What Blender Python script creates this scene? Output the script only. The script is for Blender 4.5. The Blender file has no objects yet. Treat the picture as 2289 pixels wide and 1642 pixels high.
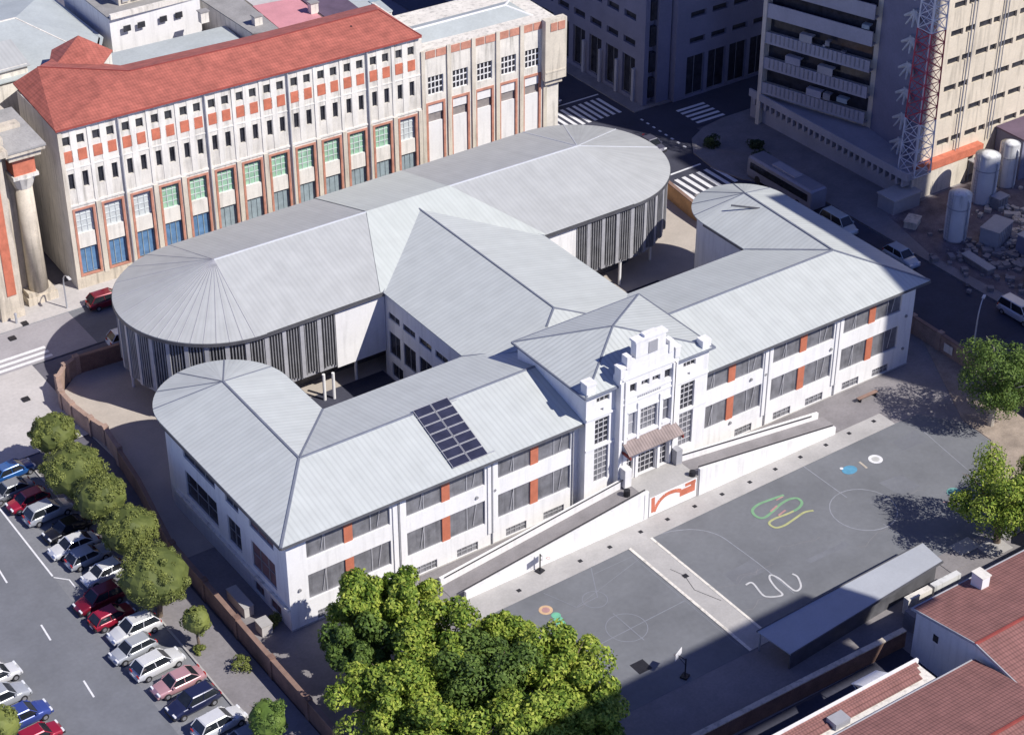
import bpy, math, random
from mathutils import Vector, Matrix, noise
random.seed(7)
rad = math.radians
scene = bpy.context.scene
# ------------------------------------------------------------------ camera
CAM = Vector((-58.678, -116.366, 112.408)); YAW = 0.610901; PIT = 0.585478; FPX = 4463.1; PW, PH = 2289.0, 1642.0
cd = bpy.data.cameras.new('camera'); cam = bpy.data.objects.new('camera', cd); scene.collection.objects.link(cam)
cam.location = CAM; cam.rotation_euler = (math.pi/2-PIT, 0, -YAW)
cd.sensor_width = 36; cd.lens = FPX/PW*36; cd.clip_end = 3000; cd.clip_start = 1
scene.camera = cam
# ------------------------------------------------------------------ light
SUN = Vector((0.46, -0.88, 1.0)).normalized()
w = bpy.data.worlds.new('World'); scene.world = w; w.use_nodes = True
nt = w.node_tree; bg = nt.nodes['Background']; sky = nt.nodes.new('ShaderNodeTexSky')
sky.sky_type = 'NISHITA'; sky.sun_disc = False
sky.sun_elevation = math.asin(SUN.z); sky.sun_rotation = math.atan2(SUN.x, SUN.y)
sky.air_density = 0.6; sky.dust_density = 0.0; sky.ozone_density = 6.0; sky.altitude = 2000
hs = nt.nodes.new('ShaderNodeHueSaturation'); hs.inputs['Hue'].default_value = 0.52; hs.inputs['Saturation'].default_value = 1.0; hs.inputs['Value'].default_value = 1.0
nt.links.new(sky.outputs[0], hs.inputs['Color']); nt.links.new(hs.outputs[0], bg.inputs[0]); bg.inputs[1].default_value = 0.15
ld = bpy.data.lights.new('sun', 'SUN'); ld.energy = 4.5; ld.angle = rad(0.5); ld.color = (1, 0.955, 0.89)
lo = bpy.data.objects.new('sun', ld); scene.collection.objects.link(lo)
lo.rotation_euler = SUN.to_track_quat('Z', 'Y').to_euler(); lo.location = (0, 0, 80)
scene.view_settings.view_transform = 'Standard'; scene.view_settings.look = 'None'
scene.view_settings.exposure = 0.25; scene.view_settings.gamma = 1
scene.cycles.max_bounces = 4; scene.cycles.diffuse_bounces = 2
C = scene.collection

# measured photo point -> point on a horizontal plane of the place
_r = Vector((math.cos(YAW), -math.sin(YAW), 0))
_f = Vector((math.sin(YAW)*math.cos(PIT), math.cos(YAW)*math.cos(PIT), -math.sin(PIT)))
_u = _r.cross(_f)
def G(px, py, z=0.0):
    d = _f + _r*((px-PW/2)/FPX) - _u*((py-PH/2)/FPX)
    return CAM + d*((z-CAM.z)/d.z)

# ------------------------------------------------------------------ materials
def nodes(name):
    m = bpy.data.materials.new(name); m.use_nodes = True
    n = m.node_tree.nodes; l = m.node_tree.links
    return m, n, l, n['Principled BSDF']
def mat(name, col, rough=0.8, var=0.12, scale=0.6, metal=0.0, bump=0.0, col2=None, detail=6, fine=0.0, rain_or_sheen=0.0):
    m, n, l, b = nodes(name)
    b.inputs['Roughness'].default_value = rough; b.inputs['Metallic'].default_value = metal
    tc = n.new('ShaderNodeTexCoord'); nz = n.new('ShaderNodeTexNoise')
    nz.inputs['Scale'].default_value = scale; nz.inputs['Detail'].default_value = detail; nz.inputs['Roughness'].default_value = 0.65
    l.new(tc.outputs['Object'], nz.inputs['Vector'])
    rp = n.new('ShaderNodeValToRGB'); rp.color_ramp.elements[0].position = 0.3; rp.color_ramp.elements[1].position = 0.7
    c2 = col2 if col2 else tuple(min(1, c*(1+var)) for c in col)
    rp.color_ramp.elements[0].color = (*[c*(1-var) for c in col], 1) if not col2 else (*col, 1)
    rp.color_ramp.elements[1].color = (*c2, 1)
    l.new(nz.outputs['Fac'], rp.inputs['Fac'])
    out = rp.outputs['Color']
    if fine:
        n2 = n.new('ShaderNodeTexNoise'); n2.inputs['Scale'].default_value = scale*14; n2.inputs['Detail'].default_value = 4
        l.new(tc.outputs['Object'], n2.inputs['Vector'])
        mr = n.new('ShaderNodeMapRange'); mr.inputs['To Min'].default_value = 1-fine; mr.inputs['To Max'].default_value = 1+fine
        mr.inputs['From Min'].default_value = 0.3; mr.inputs['From Max'].default_value = 0.7
        l.new(n2.outputs['Fac'], mr.inputs['Value'])
        mx = n.new('ShaderNodeVectorMath'); mx.operation = 'SCALE'
        l.new(out, mx.inputs[0]); l.new(mr.outputs['Result'], mx.inputs['Scale']); out = mx.outputs[0]
    if rain_or_sheen:
        mp = n.new('ShaderNodeMapping'); mp.inputs['Scale'].default_value = (2.2, 2.2, .22); l.new(tc.outputs['Object'], mp.inputs[0])
        n4 = n.new('ShaderNodeTexNoise'); n4.inputs['Scale'].default_value = 1; n4.inputs['Detail'].default_value = 7; l.new(mp.outputs[0], n4.inputs['Vector'])
        m4 = n.new('ShaderNodeMapRange'); m4.inputs['From Min'].default_value = .50; m4.inputs['From Max'].default_value = .74; m4.inputs['To Min'].default_value = 1; m4.inputs['To Max'].default_value = 1-rain_or_sheen; l.new(n4.outputs['Fac'], m4.inputs['Value'])
        x4 = n.new('ShaderNodeVectorMath'); x4.operation = 'SCALE'; l.new(out, x4.inputs[0]); l.new(m4.outputs['Result'], x4.inputs['Scale']); out = x4.outputs[0]
    l.new(out, b.inputs['Base Color'])
    if bump:
        bp = n.new('ShaderNodeBump'); bp.inputs['Strength'].default_value = bump; bp.inputs['Distance'].default_value = 0.05
        n3 = n.new('ShaderNodeTexNoise'); n3.inputs['Scale'].default_value = scale*20
        l.new(tc.outputs['Object'], n3.inputs['Vector']); l.new(n3.outputs['Fac'], bp.inputs['Height']); l.new(bp.outputs[0], b.inputs['Normal'])
    return m
def ribbed(name, col, period, depth=0.25, rough=0.45, var=0.06, prof=0.18, distance=0.06, cross=0.0, dirt=0.6, streak=0.04):
    # sheet with raised seams; u (UV metres) runs along the eave
    m, n, l, b = nodes(name); b.inputs['Roughness'].default_value = rough
    uv = n.new('ShaderNodeUVMap'); sp = n.new('ShaderNodeSeparateXYZ'); l.new(uv.outputs[0], sp.inputs[0])
    def saw(sock, per):
        d = n.new('ShaderNodeMath'); d.operation = 'DIVIDE'; l.new(sock, d.inputs[0]); d.inputs[1].default_value = per
        f = n.new('ShaderNodeMath'); f.operation = 'FRACT'; l.new(d.outputs[0], f.inputs[0])
        p = n.new('ShaderNodeMath'); p.operation = 'PINGPONG'; l.new(f.outputs[0], p.inputs[0]); p.inputs[1].default_value = 0.5
        return p.outputs[0], d.outputs[0]
    p, cell = saw(sp.outputs[0], period)
    mr = n.new('ShaderNodeMapRange'); mr.interpolation_type = 'SMOOTHSTEP'; l.new(p, mr.inputs['Value'])
    mr.inputs['From Min'].default_value = 0.0; mr.inputs['From Max'].default_value = prof*2
    mr.inputs['To Min'].default_value = 1-depth; mr.inputs['To Max'].default_value = 1.0
    h = mr.outputs['Result']
    if cross:
        p2, _ = saw(sp.outputs[1], cross)
        m2 = n.new('ShaderNodeMapRange'); m2.interpolation_type = 'SMOOTHSTEP'; l.new(p2, m2.inputs['Value'])
        m2.inputs['From Min'].default_value = 0; m2.inputs['From Max'].default_value = 0.25
        m2.inputs['To Min'].default_value = 1-depth; m2.inputs['To Max'].default_value = 1
        mm = n.new('ShaderNodeMath'); mm.operation = 'MULTIPLY'; l.new(h, mm.inputs[0]); l.new(m2.outputs['Result'], mm.inputs[1]); h = mm.outputs[0]
    tc = n.new('ShaderNodeTexCoord'); nz = n.new('ShaderNodeTexNoise'); nz.inputs['Scale'].default_value = dirt; nz.inputs['Detail'].default_value = 8
    l.new(tc.outputs['Object'], nz.inputs['Vector'])
    rp = n.new('ShaderNodeValToRGB'); rp.color_ramp.elements[0].position = 0.3; rp.color_ramp.elements[1].position = 0.72
    rp.color_ramp.elements[0].color = (*[c*(1-var) for c in col], 1); rp.color_ramp.elements[1].color = (*[min(1, c*(1+var)) for c in col], 1)
    l.new(nz.outputs['Fac'], rp.inputs['Fac'])
    mp = n.new('ShaderNodeMapping'); mp.inputs['Scale'].default_value = (1.1, .10, 1); l.new(uv.outputs[0], mp.inputs[0])
    ns = n.new('ShaderNodeTexNoise'); ns.inputs['Scale'].default_value = 1.0; ns.inputs['Detail'].default_value = 5; l.new(mp.outputs[0], ns.inputs['Vector'])
    ms = n.new('ShaderNodeMapRange'); ms.inputs['From Min'].default_value = .3; ms.inputs['From Max'].default_value = .7; ms.inputs['To Min'].default_value = 1-streak; ms.inputs['To Max'].default_value = 1+streak*.6; l.new(ns.outputs['Fac'], ms.inputs['Value'])
    fl = n.new('ShaderNodeMath'); fl.operation = 'FLOOR'; l.new(cell, fl.inputs[0]); wn = n.new('ShaderNodeTexWhiteNoise'); wn.noise_dimensions = '1D'; l.new(fl.outputs[0], wn.inputs['W'])
    mw = n.new('ShaderNodeMapRange'); mw.inputs['To Min'].default_value = 1-streak*.5; mw.inputs['To Max'].default_value = 1+streak*.3; l.new(wn.outputs['Value'], mw.inputs['Value'])
    k1 = n.new('ShaderNodeMath'); k1.operation = 'MULTIPLY'; l.new(h, k1.inputs[0]); l.new(ms.outputs['Result'], k1.inputs[1])
    k2 = n.new('ShaderNodeMath'); k2.operation = 'MULTIPLY'; l.new(k1.outputs[0], k2.inputs[0]); l.new(mw.outputs['Result'], k2.inputs[1])
    mx = n.new('ShaderNodeVectorMath'); mx.operation = 'SCALE'; l.new(rp.outputs['Color'], mx.inputs[0]); l.new(k2.outputs[0], mx.inputs['Scale'])
    l.new(mx.outputs[0], b.inputs['Base Color'])
    bp = n.new('ShaderNodeBump'); bp.inputs['Strength'].default_value = 0.6; bp.inputs['Distance'].default_value = distance
    l.new(h, bp.inputs['Height']); l.new(bp.outputs[0], b.inputs['Normal'])
    return m
def leafmat(name, c1, c2, c3, scale=0.5, soft=0.35):
    m, n, l, b = nodes(name); b.inputs['Roughness'].default_value = 0.6
    try: b.inputs['Specular IOR Level'].default_value = 0.25
    except Exception: pass
    g = n.new('ShaderNodeNewGeometry'); tc = n.new('ShaderNodeTexCoord'); nz = n.new('ShaderNodeTexNoise')
    nz.inputs['Scale'].default_value = scale; nz.inputs['Detail'].default_value = 3
    l.new(tc.outputs['Object'], nz.inputs['Vector'])
    mi = n.new('ShaderNodeMix'); mi.data_type = 'FLOAT'; mi.inputs[0].default_value = 1-soft
    l.new(g.outputs['Random Per Island'], mi.inputs[2]); l.new(nz.outputs['Fac'], mi.inputs[3])
    rp = n.new('ShaderNodeValToRGB'); e = rp.color_ramp.elements
    e[0].position = 0.3; e[0].color = (*c1, 1); e[1].position = 0.72; e[1].color = (*c3, 1)
    x = e.new(0.5); x.color = (*c2, 1)
    l.new(mi.outputs[0], rp.inputs['Fac']); l.new(rp.outputs['Color'], b.inputs['Base Color'])
    tr = n.new('ShaderNodeBsdfTranslucent'); l.new(rp.outputs['Color'], tr.inputs['Color'])
    ms = n.new('ShaderNodeMixShader'); ms.inputs[0].default_value = 0.22
    l.new(b.outputs[0], ms.inputs[1]); l.new(tr.outputs[0], ms.inputs[2]); l.new(ms.outputs[0], n['Material Output'].inputs['Surface'])
    return m
def glass(name, col, rough=0.12, var=0.3, scale=0.7):
    m = mat(name, col, rough, var, scale); m.node_tree.nodes['Principled BSDF'].inputs['IOR'].default_value = 1.5
    return m

M = {}
M['white'] = mat('white_render', (0.80, 0.79, 0.78), 0.85, 0.05, 0.35, fine=0.03, rain_or_sheen=0.14)
M['white2'] = mat('white_render_aged', (0.74, 0.70, 0.63), 0.85, 0.12, 0.5, fine=0.06, rain_or_sheen=0.4)
M['warmwhite'] = mat('warm_white_render', (0.80, 0.765, 0.70), 0.85, 0.08, 0.5, fine=0.05, rain_or_sheen=0.25)
M['cream'] = mat('cream_render', (0.66, 0.60, 0.50), 0.85, 0.12, 0.4, fine=0.06, rain_or_sheen=0.35)
M['stone'] = mat('pale_stone', (0.60, 0.53, 0.43), 0.85, 0.15, 0.5, fine=0.08, rain_or_sheen=0.45)
M['roof'] = ribbed('metal_sheet_roof', (0.53, 0.555, 0.535), 0.5, 0.10, 0.5, 0.05, 0.16)
M['roof_s'] = ribbed('metal_sheet_roof_grey', (0.455, 0.465, 0.455), 0.5, 0.07, 0.5, 0.06, 0.2)
M['roof_t'] = ribbed('metal_sheet_roof_pale', (0.53, 0.555, 0.535), 0.5, 0.16, 0.5, 0.05, 0.16)
M['cap'] = mat('ridge_cap_metal', (0.18, 0.195, 0.235), 0.5, 0.15, 1.0)
M['caplight'] = mat('ridge_cap_pale', (0.52, 0.54, 0.57), 0.5, 0.08, 1.0)
M['gutter'] = mat('gutter_dark', (0.09, 0.09, 0.10), 0.5, 0.2, 1.0)
M['panes'] = mat('window_grey_blind', (0.19, 0.19, 0.205), 0.25, 0.3, 1.0, rain_or_sheen=.35)  # downward streaks paint faint reflections onto the panes
M['dark'] = glass('window_dark', (0.035, 0.036, 0.045), 0.15, 0.5, 1.0)
M['rustpane'] = glass('window_rust_blind', (0.20, 0.11, 0.11), 0.4, 0.25, 1.5)
M['frame'] = mat('window_frame_white', (0.55, 0.54, 0.55), 0.5, 0.05, 2)
M['mull'] = mat('window_mullion_grey', (0.36, 0.36, 0.38), 0.5, 0.08, 2)
M['orange'] = mat('orange_panel', (0.50, 0.16, 0.09), 0.6, 0.14, 1.5)
M['dish'] = mat('grey_white_plastic', (0.5,0.5,0.49), 0.6, 0.2, 2)
M['louvre'] = mat('louvre_grey', (0.27, 0.27, 0.28), 0.5, 0.25, 0.8)
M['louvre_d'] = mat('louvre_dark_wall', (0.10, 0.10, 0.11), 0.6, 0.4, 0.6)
M['fin'] = mat('pale_fin', (0.40, 0.40, 0.42), 0.5, 0.12, 1.0)
M['asphalt'] = mat('asphalt_grey', (0.165, 0.172, 0.19), 0.9, 0.16, 0.2, fine=0.05)
M['asphalt_or_shade'] = mat('asphalt_or_shade_dark', (0.05, 0.052, 0.075), 0.9, 0.2, 0.2, fine=0.08)  # also laid where courtyard floors only lie in shade
M['roadpale'] = mat('pale_road', (0.34, 0.325, 0.34), 0.9, 0.12, 0.25, fine=0.06)
M['park'] = mat('parking_lane', (0.20, 0.205, 0.22), 0.9, 0.14, 0.25, fine=0.08)
M['court'] = mat('court_surface', (0.165, 0.172, 0.185), 0.85, 0.17, 0.16, fine=0.05, detail=9)
M['conc'] = mat('pale_concrete', (0.42, 0.405, 0.39), 0.9, 0.12, 0.35, fine=0.06)
M['pave'] = mat('paving_beige', (0.50, 0.475, 0.46), 0.9, 0.10, 0.2, fine=0.07)
M['pave_g'] = mat('paving_grey', (0.23, 0.215, 0.22), 0.9, 0.15, 0.3, fine=0.08)
M['ramp'] = mat('ramp_concrete', (0.25, 0.235, 0.24), 0.9, 0.15, 0.5, fine=0.08)
M['sand'] = mat('yard_sand', (0.46, 0.41, 0.36), 0.95, 0.10, 0.3, fine=0.05)
M['ground'] = mat('city_ground', (0.13, 0.125, 0.15), 0.95, 0.2, 0.15, fine=0.08)
M['works'] = mat('works_yard_ground', (0.16, 0.135, 0.145), 0.95, 0.45, 0.5, fine=0.2)
M['earth'] = mat('dry_earth', (0.33, 0.27, 0.22), 0.95, 0.3, 0.6, fine=0.15)
M['paint'] = mat('road_paint', (0.74, 0.74, 0.75), 0.7, 0.12, 2.0, fine=0.12)
M['faint'] = mat('worn_court_paint', (0.28, 0.29, 0.32), 0.8, 0.2, 1.5)
M['faint2'] = mat('worn_court_paint_faded', (0.225, 0.235, 0.265), 0.8, 0.12, 1.5)
M['brick'] = mat('brick_wall', (0.19, 0.115, 0.09), 0.9, 0.3, 0.8, fine=0.2)
M['brick_p'] = mat('pinkish_brick', (0.36, 0.25, 0.20), 0.9, 0.2, 0.8, fine=0.2)
M['coping'] = mat('wall_coping', (0.25, 0.16, 0.125), 0.9, 0.2, 1)
M['ochre'] = mat('ochre_wall', (0.50, 0.29, 0.15), 0.9, 0.25, 0.5, fine=0.1)
M['tile'] = ribbed('clay_tile_orange', (0.44, 0.13, 0.095), 0.34, 0.16, 0.8, 0.22, 0.25, 0.08, cross=0.5, dirt=0.9)
M['tile2'] = ribbed('clay_tile_weathered', (0.29, 0.135, 0.12), 0.30, 0.28, 0.85, 0.16, 0.25, 0.08, cross=0.42, dirt=0.8)
M['redroof'] = mat('dark_red_roof_edge', (0.26, 0.05, 0.04), 0.8, 0.2, 1)
M['terra'] = mat('terracotta_panel', (0.55, 0.17, 0.10), 0.8, 0.22, 1.2, fine=0.1)
M['trim'] = mat('terracotta_trim', (0.52, 0.24, 0.17), 0.8, 0.25, 1.2, fine=0.1)
M['greenp'] = mat('green_window_panel', (0.34, 0.56, 0.40), 0.5, 0.25, 1.5)
M['palep'] = mat('pale_blind_panel', (0.60, 0.64, 0.64), 0.6, 0.1, 1.5)
M['bluep'] = mat('blue_shutter', (0.12, 0.24, 0.42), 0.5, 0.25, 1.5)
M['tealp'] = mat('teal_grey_shutter', (0.30, 0.37, 0.40), 0.5, 0.2, 1.5)
M['grill'] = mat('vent_grille', (0.30, 0.27, 0.26), 0.6, 0.2, 2)
M['tanw'] = mat('tan_wall', (0.68, 0.60, 0.48), 0.85, 0.08, 0.3, fine=0.05, rain_or_sheen=0.3)
M['slate'] = mat('grey_blue_render', (0.20, 0.20, 0.27), 0.8, 0.12, 0.3, fine=0.06)
M['slate2'] = mat('balcony_grey', (0.40, 0.39, 0.42), 0.8, 0.12, 0.3, fine=0.06)
M['pink'] = mat('pink_roof_sheet', (0.60, 0.27, 0.29), 0.8, 0.12, 0.3, fine=0.05)
M['mauve'] = mat('dark_mauve_roof', (0.13, 0.09, 0.13), 0.7, 0.25, 0.4)
M['paleroof'] = mat('pale_flat_roof', (0.42, 0.455, 0.455), 0.8, 0.10, 0.25, fine=0.05)
M['greyroof'] = mat('grey_felt_roof', (0.30, 0.29, 0.28), 0.9, 0.2, 0.4, fine=0.1)
M['steelblue'] = mat('shed_roof_sheet', (0.42, 0.44, 0.47), 0.5, 0.08, 0.3, fine=0.03)
M['solar'] = glass('solar_cell', (0.035, 0.037, 0.065), 0.25, 0.3, 1.0)
M['metal'] = mat('galvanised_metal', (0.50, 0.51, 0.53), 0.4, 0.1, 2, metal=0.3)
M['black'] = mat('black_iron', (0.015, 0.015, 0.02), 0.6, 0.3, 2)
M['mastred'] = mat('mast_red_paint', (0.50, 0.07, 0.09), 0.5, 0.2, 1)
M['mastwhite'] = mat('mast_white_paint', (0.72, 0.70, 0.70), 0.5, 0.1, 1)
M['tank'] = mat('white_tank', (0.68, 0.68, 0.67), 0.5, 0.1, 0.6, rain_or_sheen=.4)
M['bark'] = mat('bark', (0.16, 0.12, 0.09), 0.95, 0.3, 3)
M['bark_p'] = mat('pale_bark', (0.42, 0.38, 0.33), 0.95, 0.25, 3)
M['rubber'] = mat('tyre', (0.02, 0.02, 0.022), 0.8, 0.2, 3)
M['rim'] = mat('wheel_rim', (0.45, 0.45, 0.47), 0.35, 0.1, 3, metal=0.6)
M['lamp'] = mat('headlight_lens', (0.75, 0.76, 0.78), 0.15, 0.05, 3)
M['tail'] = mat('tail_light_lens', (0.45, 0.02, 0.02), 0.2, 0.1, 3)
M['carglass'] = glass('car_glass', (0.02, 0.024, 0.03), 0.08, 0.3, 2)
M['leaf_b'] = leafmat('leaves_bright', (0.07, 0.135, 0.016), (0.24, 0.33, 0.045), (0.50, 0.55, 0.10), 0.55)
M['leaf_m'] = leafmat('leaves_mid', (0.05, 0.09, 0.02), (0.11, 0.18, 0.035), (0.20, 0.28, 0.065), 0.5)
M['leaf_shade'] = leafmat('leaves_shade_tone', (0.02, 0.04, 0.02), (0.04, 0.07, 0.03), (0.08, 0.11, 0.05), 0.6)  # leaves darkened to carry the shade at the crossing
M['leaf_o'] = leafmat('leaves_olive', (0.10, 0.125, 0.035), (0.19, 0.22, 0.06), (0.28, 0.31, 0.08), 0.8)

# ------------------------------------------------------------------ mesh helpers
class MB:
    def __init__(s, M4=None): s.v = []; s.f = []; s.uv = []; s.M = M4
    def add(s, pts, faces, uvs=None):
        b = len(s.v)
        for p in pts:
            p = Vector(p); s.v.append(tuple(s.M @ p) if s.M else tuple(p))
        for i, f in enumerate(faces):
            s.f.append([b+k for k in f]); s.uv.append(uvs[i] if uvs else None)
    def poly(s, pts, uv=None): s.add(pts, [list(range(len(pts)))], [uv] if uv else None)
    def box(s, x0, x1, y0, y1, z0, z1):
        s.add([(x0,y0,z0),(x1,y0,z0),(x1,y1,z0),(x0,y1,z0),(x0,y0,z1),(x1,y0,z1),(x1,y1,z1),(x0,y1,z1)],
              [(0,3,2,1),(4,5,6,7),(0,1,5,4),(1,2,6,5),(2,3,7,6),(3,0,4,7)])
    def obox(s, c, sx, sy, z0, z1, a=0.0):
        ca, sa = math.cos(a), math.sin(a); P = []
        for z in (z0, z1):
            for dx, dy in ((-sx,-sy),(sx,-sy),(sx,sy),(-sx,sy)):
                P.append((c[0]+dx/2*ca-dy/2*sa, c[1]+dx/2*sa+dy/2*ca, z))
        s.add(P, [(0,3,2,1),(4,5,6,7),(0,1,5,4),(1,2,6,5),(2,3,7,6),(3,0,4,7)])
    def fbox(s, F, a0, a1, n0, n1, z0, z1):
        O, u, n = F; P = []
        for z in (z0, z1):
            for a, m in ((a0,n0),(a1,n0),(a1,n1),(a0,n1)):
                P.append((O[0]+u[0]*a+n[0]*m, O[1]+u[1]*a+n[1]*m, z))
        s.add(P, [(0,3,2,1),(4,5,6,7),(0,1,5,4),(1,2,6,5),(2,3,7,6),(3,0,4,7)])
    def prism(s, pl, z0, z1):
        n = len(pl); P = [(p[0],p[1],z0) for p in pl]+[(p[0],p[1],z1) for p in pl]
        s.add(P, [list(range(n))[::-1], list(range(n,2*n))]+[(i,(i+1)%n,(i+1)%n+n,i+n) for i in range(n)])
    def tube(s, p0, p1, r0, r1=None, n=8, cap=True):
        r1 = r0 if r1 is None else r1; p0, p1 = Vector(p0), Vector(p1); d = (p1-p0)
        if d.length < 1e-6: return
        q = d.to_track_quat('Z', 'Y'); P = []
        for p, r in ((p0,r0),(p1,r1)):
            for i in range(n):
                a = 2*math.pi*i/n; P.append(p + q @ Vector((math.cos(a)*r, math.sin(a)*r, 0)))
        F = [(i,(i+1)%n,(i+1)%n+n,i+n) for i in range(n)]
        if cap: F += [list(range(n))[::-1], list(range(n,2*n))]
        s.add(P, F)
    def strip(s, p0, p1, wd, h):                       # flat bar lying along a ridge
        p0, p1 = Vector(p0), Vector(p1); d = (p1-p0).normalized(); t = d.cross(Vector((0,0,1))).normalized()*wd/2; up = Vector((0,0,h))
        s.add([p0-t-up, p0+t-up, p1+t-up, p1-t-up, p0-t*.6+up, p0+t*.6+up, p1+t*.6+up, p1-t*.6+up],
              [(0,3,2,1),(4,5,6,7),(0,1,5,4),(1,2,6,5),(2,3,7,6),(3,0,4,7)])
    def slope(s, pts, e, thick=0.12):                  # roof plane: u along the eave e, v down the slope
        pts = [Vector(p) for p in pts]; e = Vector(e).normalized()
        nrm = (pts[1]-pts[0]).cross(pts[2]-pts[0]).normalized(); v = nrm.cross(e)
        uv = [(p.dot(e), p.dot(v)) for p in pts]
        s.poly(pts, uv); 
        lo = [p-Vector((0,0,thick)) for p in pts]; n = len(pts)
        s.poly(lo[::-1])
        for i in range(n): s.poly([pts[i], lo[i], lo[(i+1)%n], pts[(i+1)%n]])
    def build(s, name, m, parent=None, smooth=False):
        me = bpy.data.meshes.new(name); me.from_pydata(s.v, [], s.f)
        if any(u is not None for u in s.uv):
            ul = me.uv_layers.new(name='UVMap'); k = 0
            for i, p in enumerate(me.polygons):
                for j in range(p.loop_total):
                    if s.uv[i] is not None: ul.data[p.loop_start+j].uv = s.uv[i][j]
        me.materials.append(M[m] if isinstance(m, str) else m)
        if smooth:
            for p in me.polygons: p.use_smooth = True
        o = bpy.data.objects.new(name, me); C.objects.link(o)
        if parent is not None: o.parent = parent
        return o
def empty(name, loc=(0,0,0), rz=0):
    o = bpy.data.objects.new(name, None); C.objects.link(o); o.location = loc; o.rotation_euler = (0,0,rz); o.empty_display_size = 1
    return o
def tag(o, label, cat, group=None, kind=None):
    if label: o['label'] = label
    if cat: o['category'] = cat
    if group: o['group'] = group
    if kind: o['kind'] = kind
    return o
def struct(name, mb, m):
    o = mb.build(name, m); o['kind'] = 'structure'; return o
def rect(name, x0, x1, y0, y1, z, m):
    b = MB(); b.poly([(x0,y0,z),(x1,y0,z),(x1,y1,z),(x0,y1,z)]); return struct(name, b, m)
def copy_tree(o, parent=None):
    c = o.copy(); C.objects.link(c); c.parent = parent
    for ch in [x for x in bpy.data.objects if x.parent == o]: copy_tree(ch, c)
    return c
def frame(O, ang, side=-1):                            # u along the wall, n out of it
    u = (math.cos(ang), math.sin(ang)); n = (-u[1]*side, u[0]*side) if side == 1 else (u[1], -u[0])
    return (O, u, n)
def wallgrid(mb, F, L, z0, z1, ops, d=0.3):            # wall face with real openings and reveals
    us = sorted({0, L, *[o[0] for o in ops], *[o[1] for o in ops]}); zs = sorted({z0, z1, *[o[2] for o in ops], *[o[3] for o in ops]})
    O, u, n = F
    P = lambda a, m, z: (O[0]+u[0]*a+n[0]*m, O[1]+u[1]*a+n[1]*m, z)
    for i in range(len(us)-1):
        for j in range(len(zs)-1):
            a, b, c, e = us[i], us[i+1], zs[j], zs[j+1]
            if b-a < 1e-6 or e-c < 1e-6: continue
            cx, cz = (a+b)/2, (c+e)/2
            if any(o[0] < cx < o[1] and o[2] < cz < o[3] for o in ops): continue
            mb.poly([P(a,0,c),P(b,0,c),P(b,0,e),P(a,0,e)])
    for a, b, c, e in ops:
        mb.poly([P(a,0,c),P(a,-d,c),P(b,-d,c),P(b,0,c)]); mb.poly([P(a,0,e),P(b,0,e),P(b,-d,e),P(a,-d,e)])
        mb.poly([P(a,0,c),P(a,0,e),P(a,-d,e),P(a,-d,c)]); mb.poly([P(b,0,c),P(b,-d,c),P(b,-d,e),P(b,0,e)])
def window(parent, F, a, b, c, e, d, nx, nz, gm='dark', fm='frame', bw=0.06, name='window', full=True):
    m = MB(); m.fbox(F, a, b, -d-.05, -d+.03, c, e); wi = m.build(name, gm, parent)
    if full:
        m = MB()
        for i in range(nx+1):
            x = a+(b-a)*i/nx; hw = bw/2
            x0, x1 = max(a, x-hw), min(b, x+hw)
            m.fbox(F, x0, x1, -d+.03, -d+.09, c, e)
        for j in range(nz+1):
            z = c+(e-c)*j/nz; m.fbox(F, a, b, -d+.032, -d+.086, max(c, z-bw/2), min(e, z+bw/2))
        m.build('window_frame', fm, wi)
    return wi

# ================================================================== ground
rect('ground', -700, 900, -500, 1100, -0.10, 'ground')
rect('road', -21.5, -13.6, -70, 40, -0.012, 'asphalt')                          # west street
rect('parking_lane', -13.6, -8.4, -70, 40, -0.02, 'park')
rect('parking_lane', -27, -21.5, -70, 40, -0.02, 'park')
rect('plaza', -60, -1.3, 36.5, 51.0, -0.008, 'pave')
rect('road', -80, 79, 50.9, 58.4, -0.016, 'asphalt')                            # north street
rect('road', -80, 6, 51.0, 58.3, -0.004, 'roadpale')
rect('road', 78.5, 88.2, -60, 160, -0.028, 'asphalt_or_shade')                         # east street
rect('road', 88, 160, 53.5, 61, -0.024, 'asphalt_or_shade')
b = MB(); b.box(-80, 66, 58.4, 64, -0.1, 0.13); struct('pavement', b, 'pave')
b = MB(); b.box(-8.4, -4.4, -70, 34, -0.1, 0.10); struct('pavement', b, 'pave_g')
b = MB(); b.box(-8.55, -8.4, -70, 34, -0.1, 0.12); struct('kerb', b, 'conc')
b = MB(); b.box(-60, -27, -70, 34, -0.1, 0.10); struct('pavement', b, 'pave')
b = MB(); b.box(76.8, 78.5, -30, 40, -0.1, 0.12); struct('pavement', b, 'pave_g')
pl = [(88.4,-60),(94,-60),(160,-60),(160,53.6),(92.5,53.6),(89,53),(85.8,51.4),(83.6,48.4),(83.0,44),(84.0,40),(86.8,36),(88.4,30)]
b = MB(); b.prism(pl, -0.1, 0.13); struct('pavement', b, 'pave_g')
b = MB(); b.prism([(84.5,61.2),(160,61.2),(160,160),(84.5,160)], -0.1, 0.12); struct('pavement', b, 'pave_g')
b = MB(); b.prism([(-3.8,-40),(76.6,-40),(76.6,14),(-3.8,14)], -0.1, -0.03); struct('school_ground', b, 'pave_g')
rect('school_forecourt', -3.8, 76.4, -7.6, 0.4, -0.018, 'pave_g')
yp = [(-1.3,29.5),(-1.6,35.4),(-2.0,40.4),(-0.9,44.4),(1.7,46.9),(30,46.2),(74.3,45),(74.6,41),(73.8,30),(76,14),(-3.8,14)]
b = MB(); b.prism(yp, -0.1, -0.004); struct('yard', b, 'sand')
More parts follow.
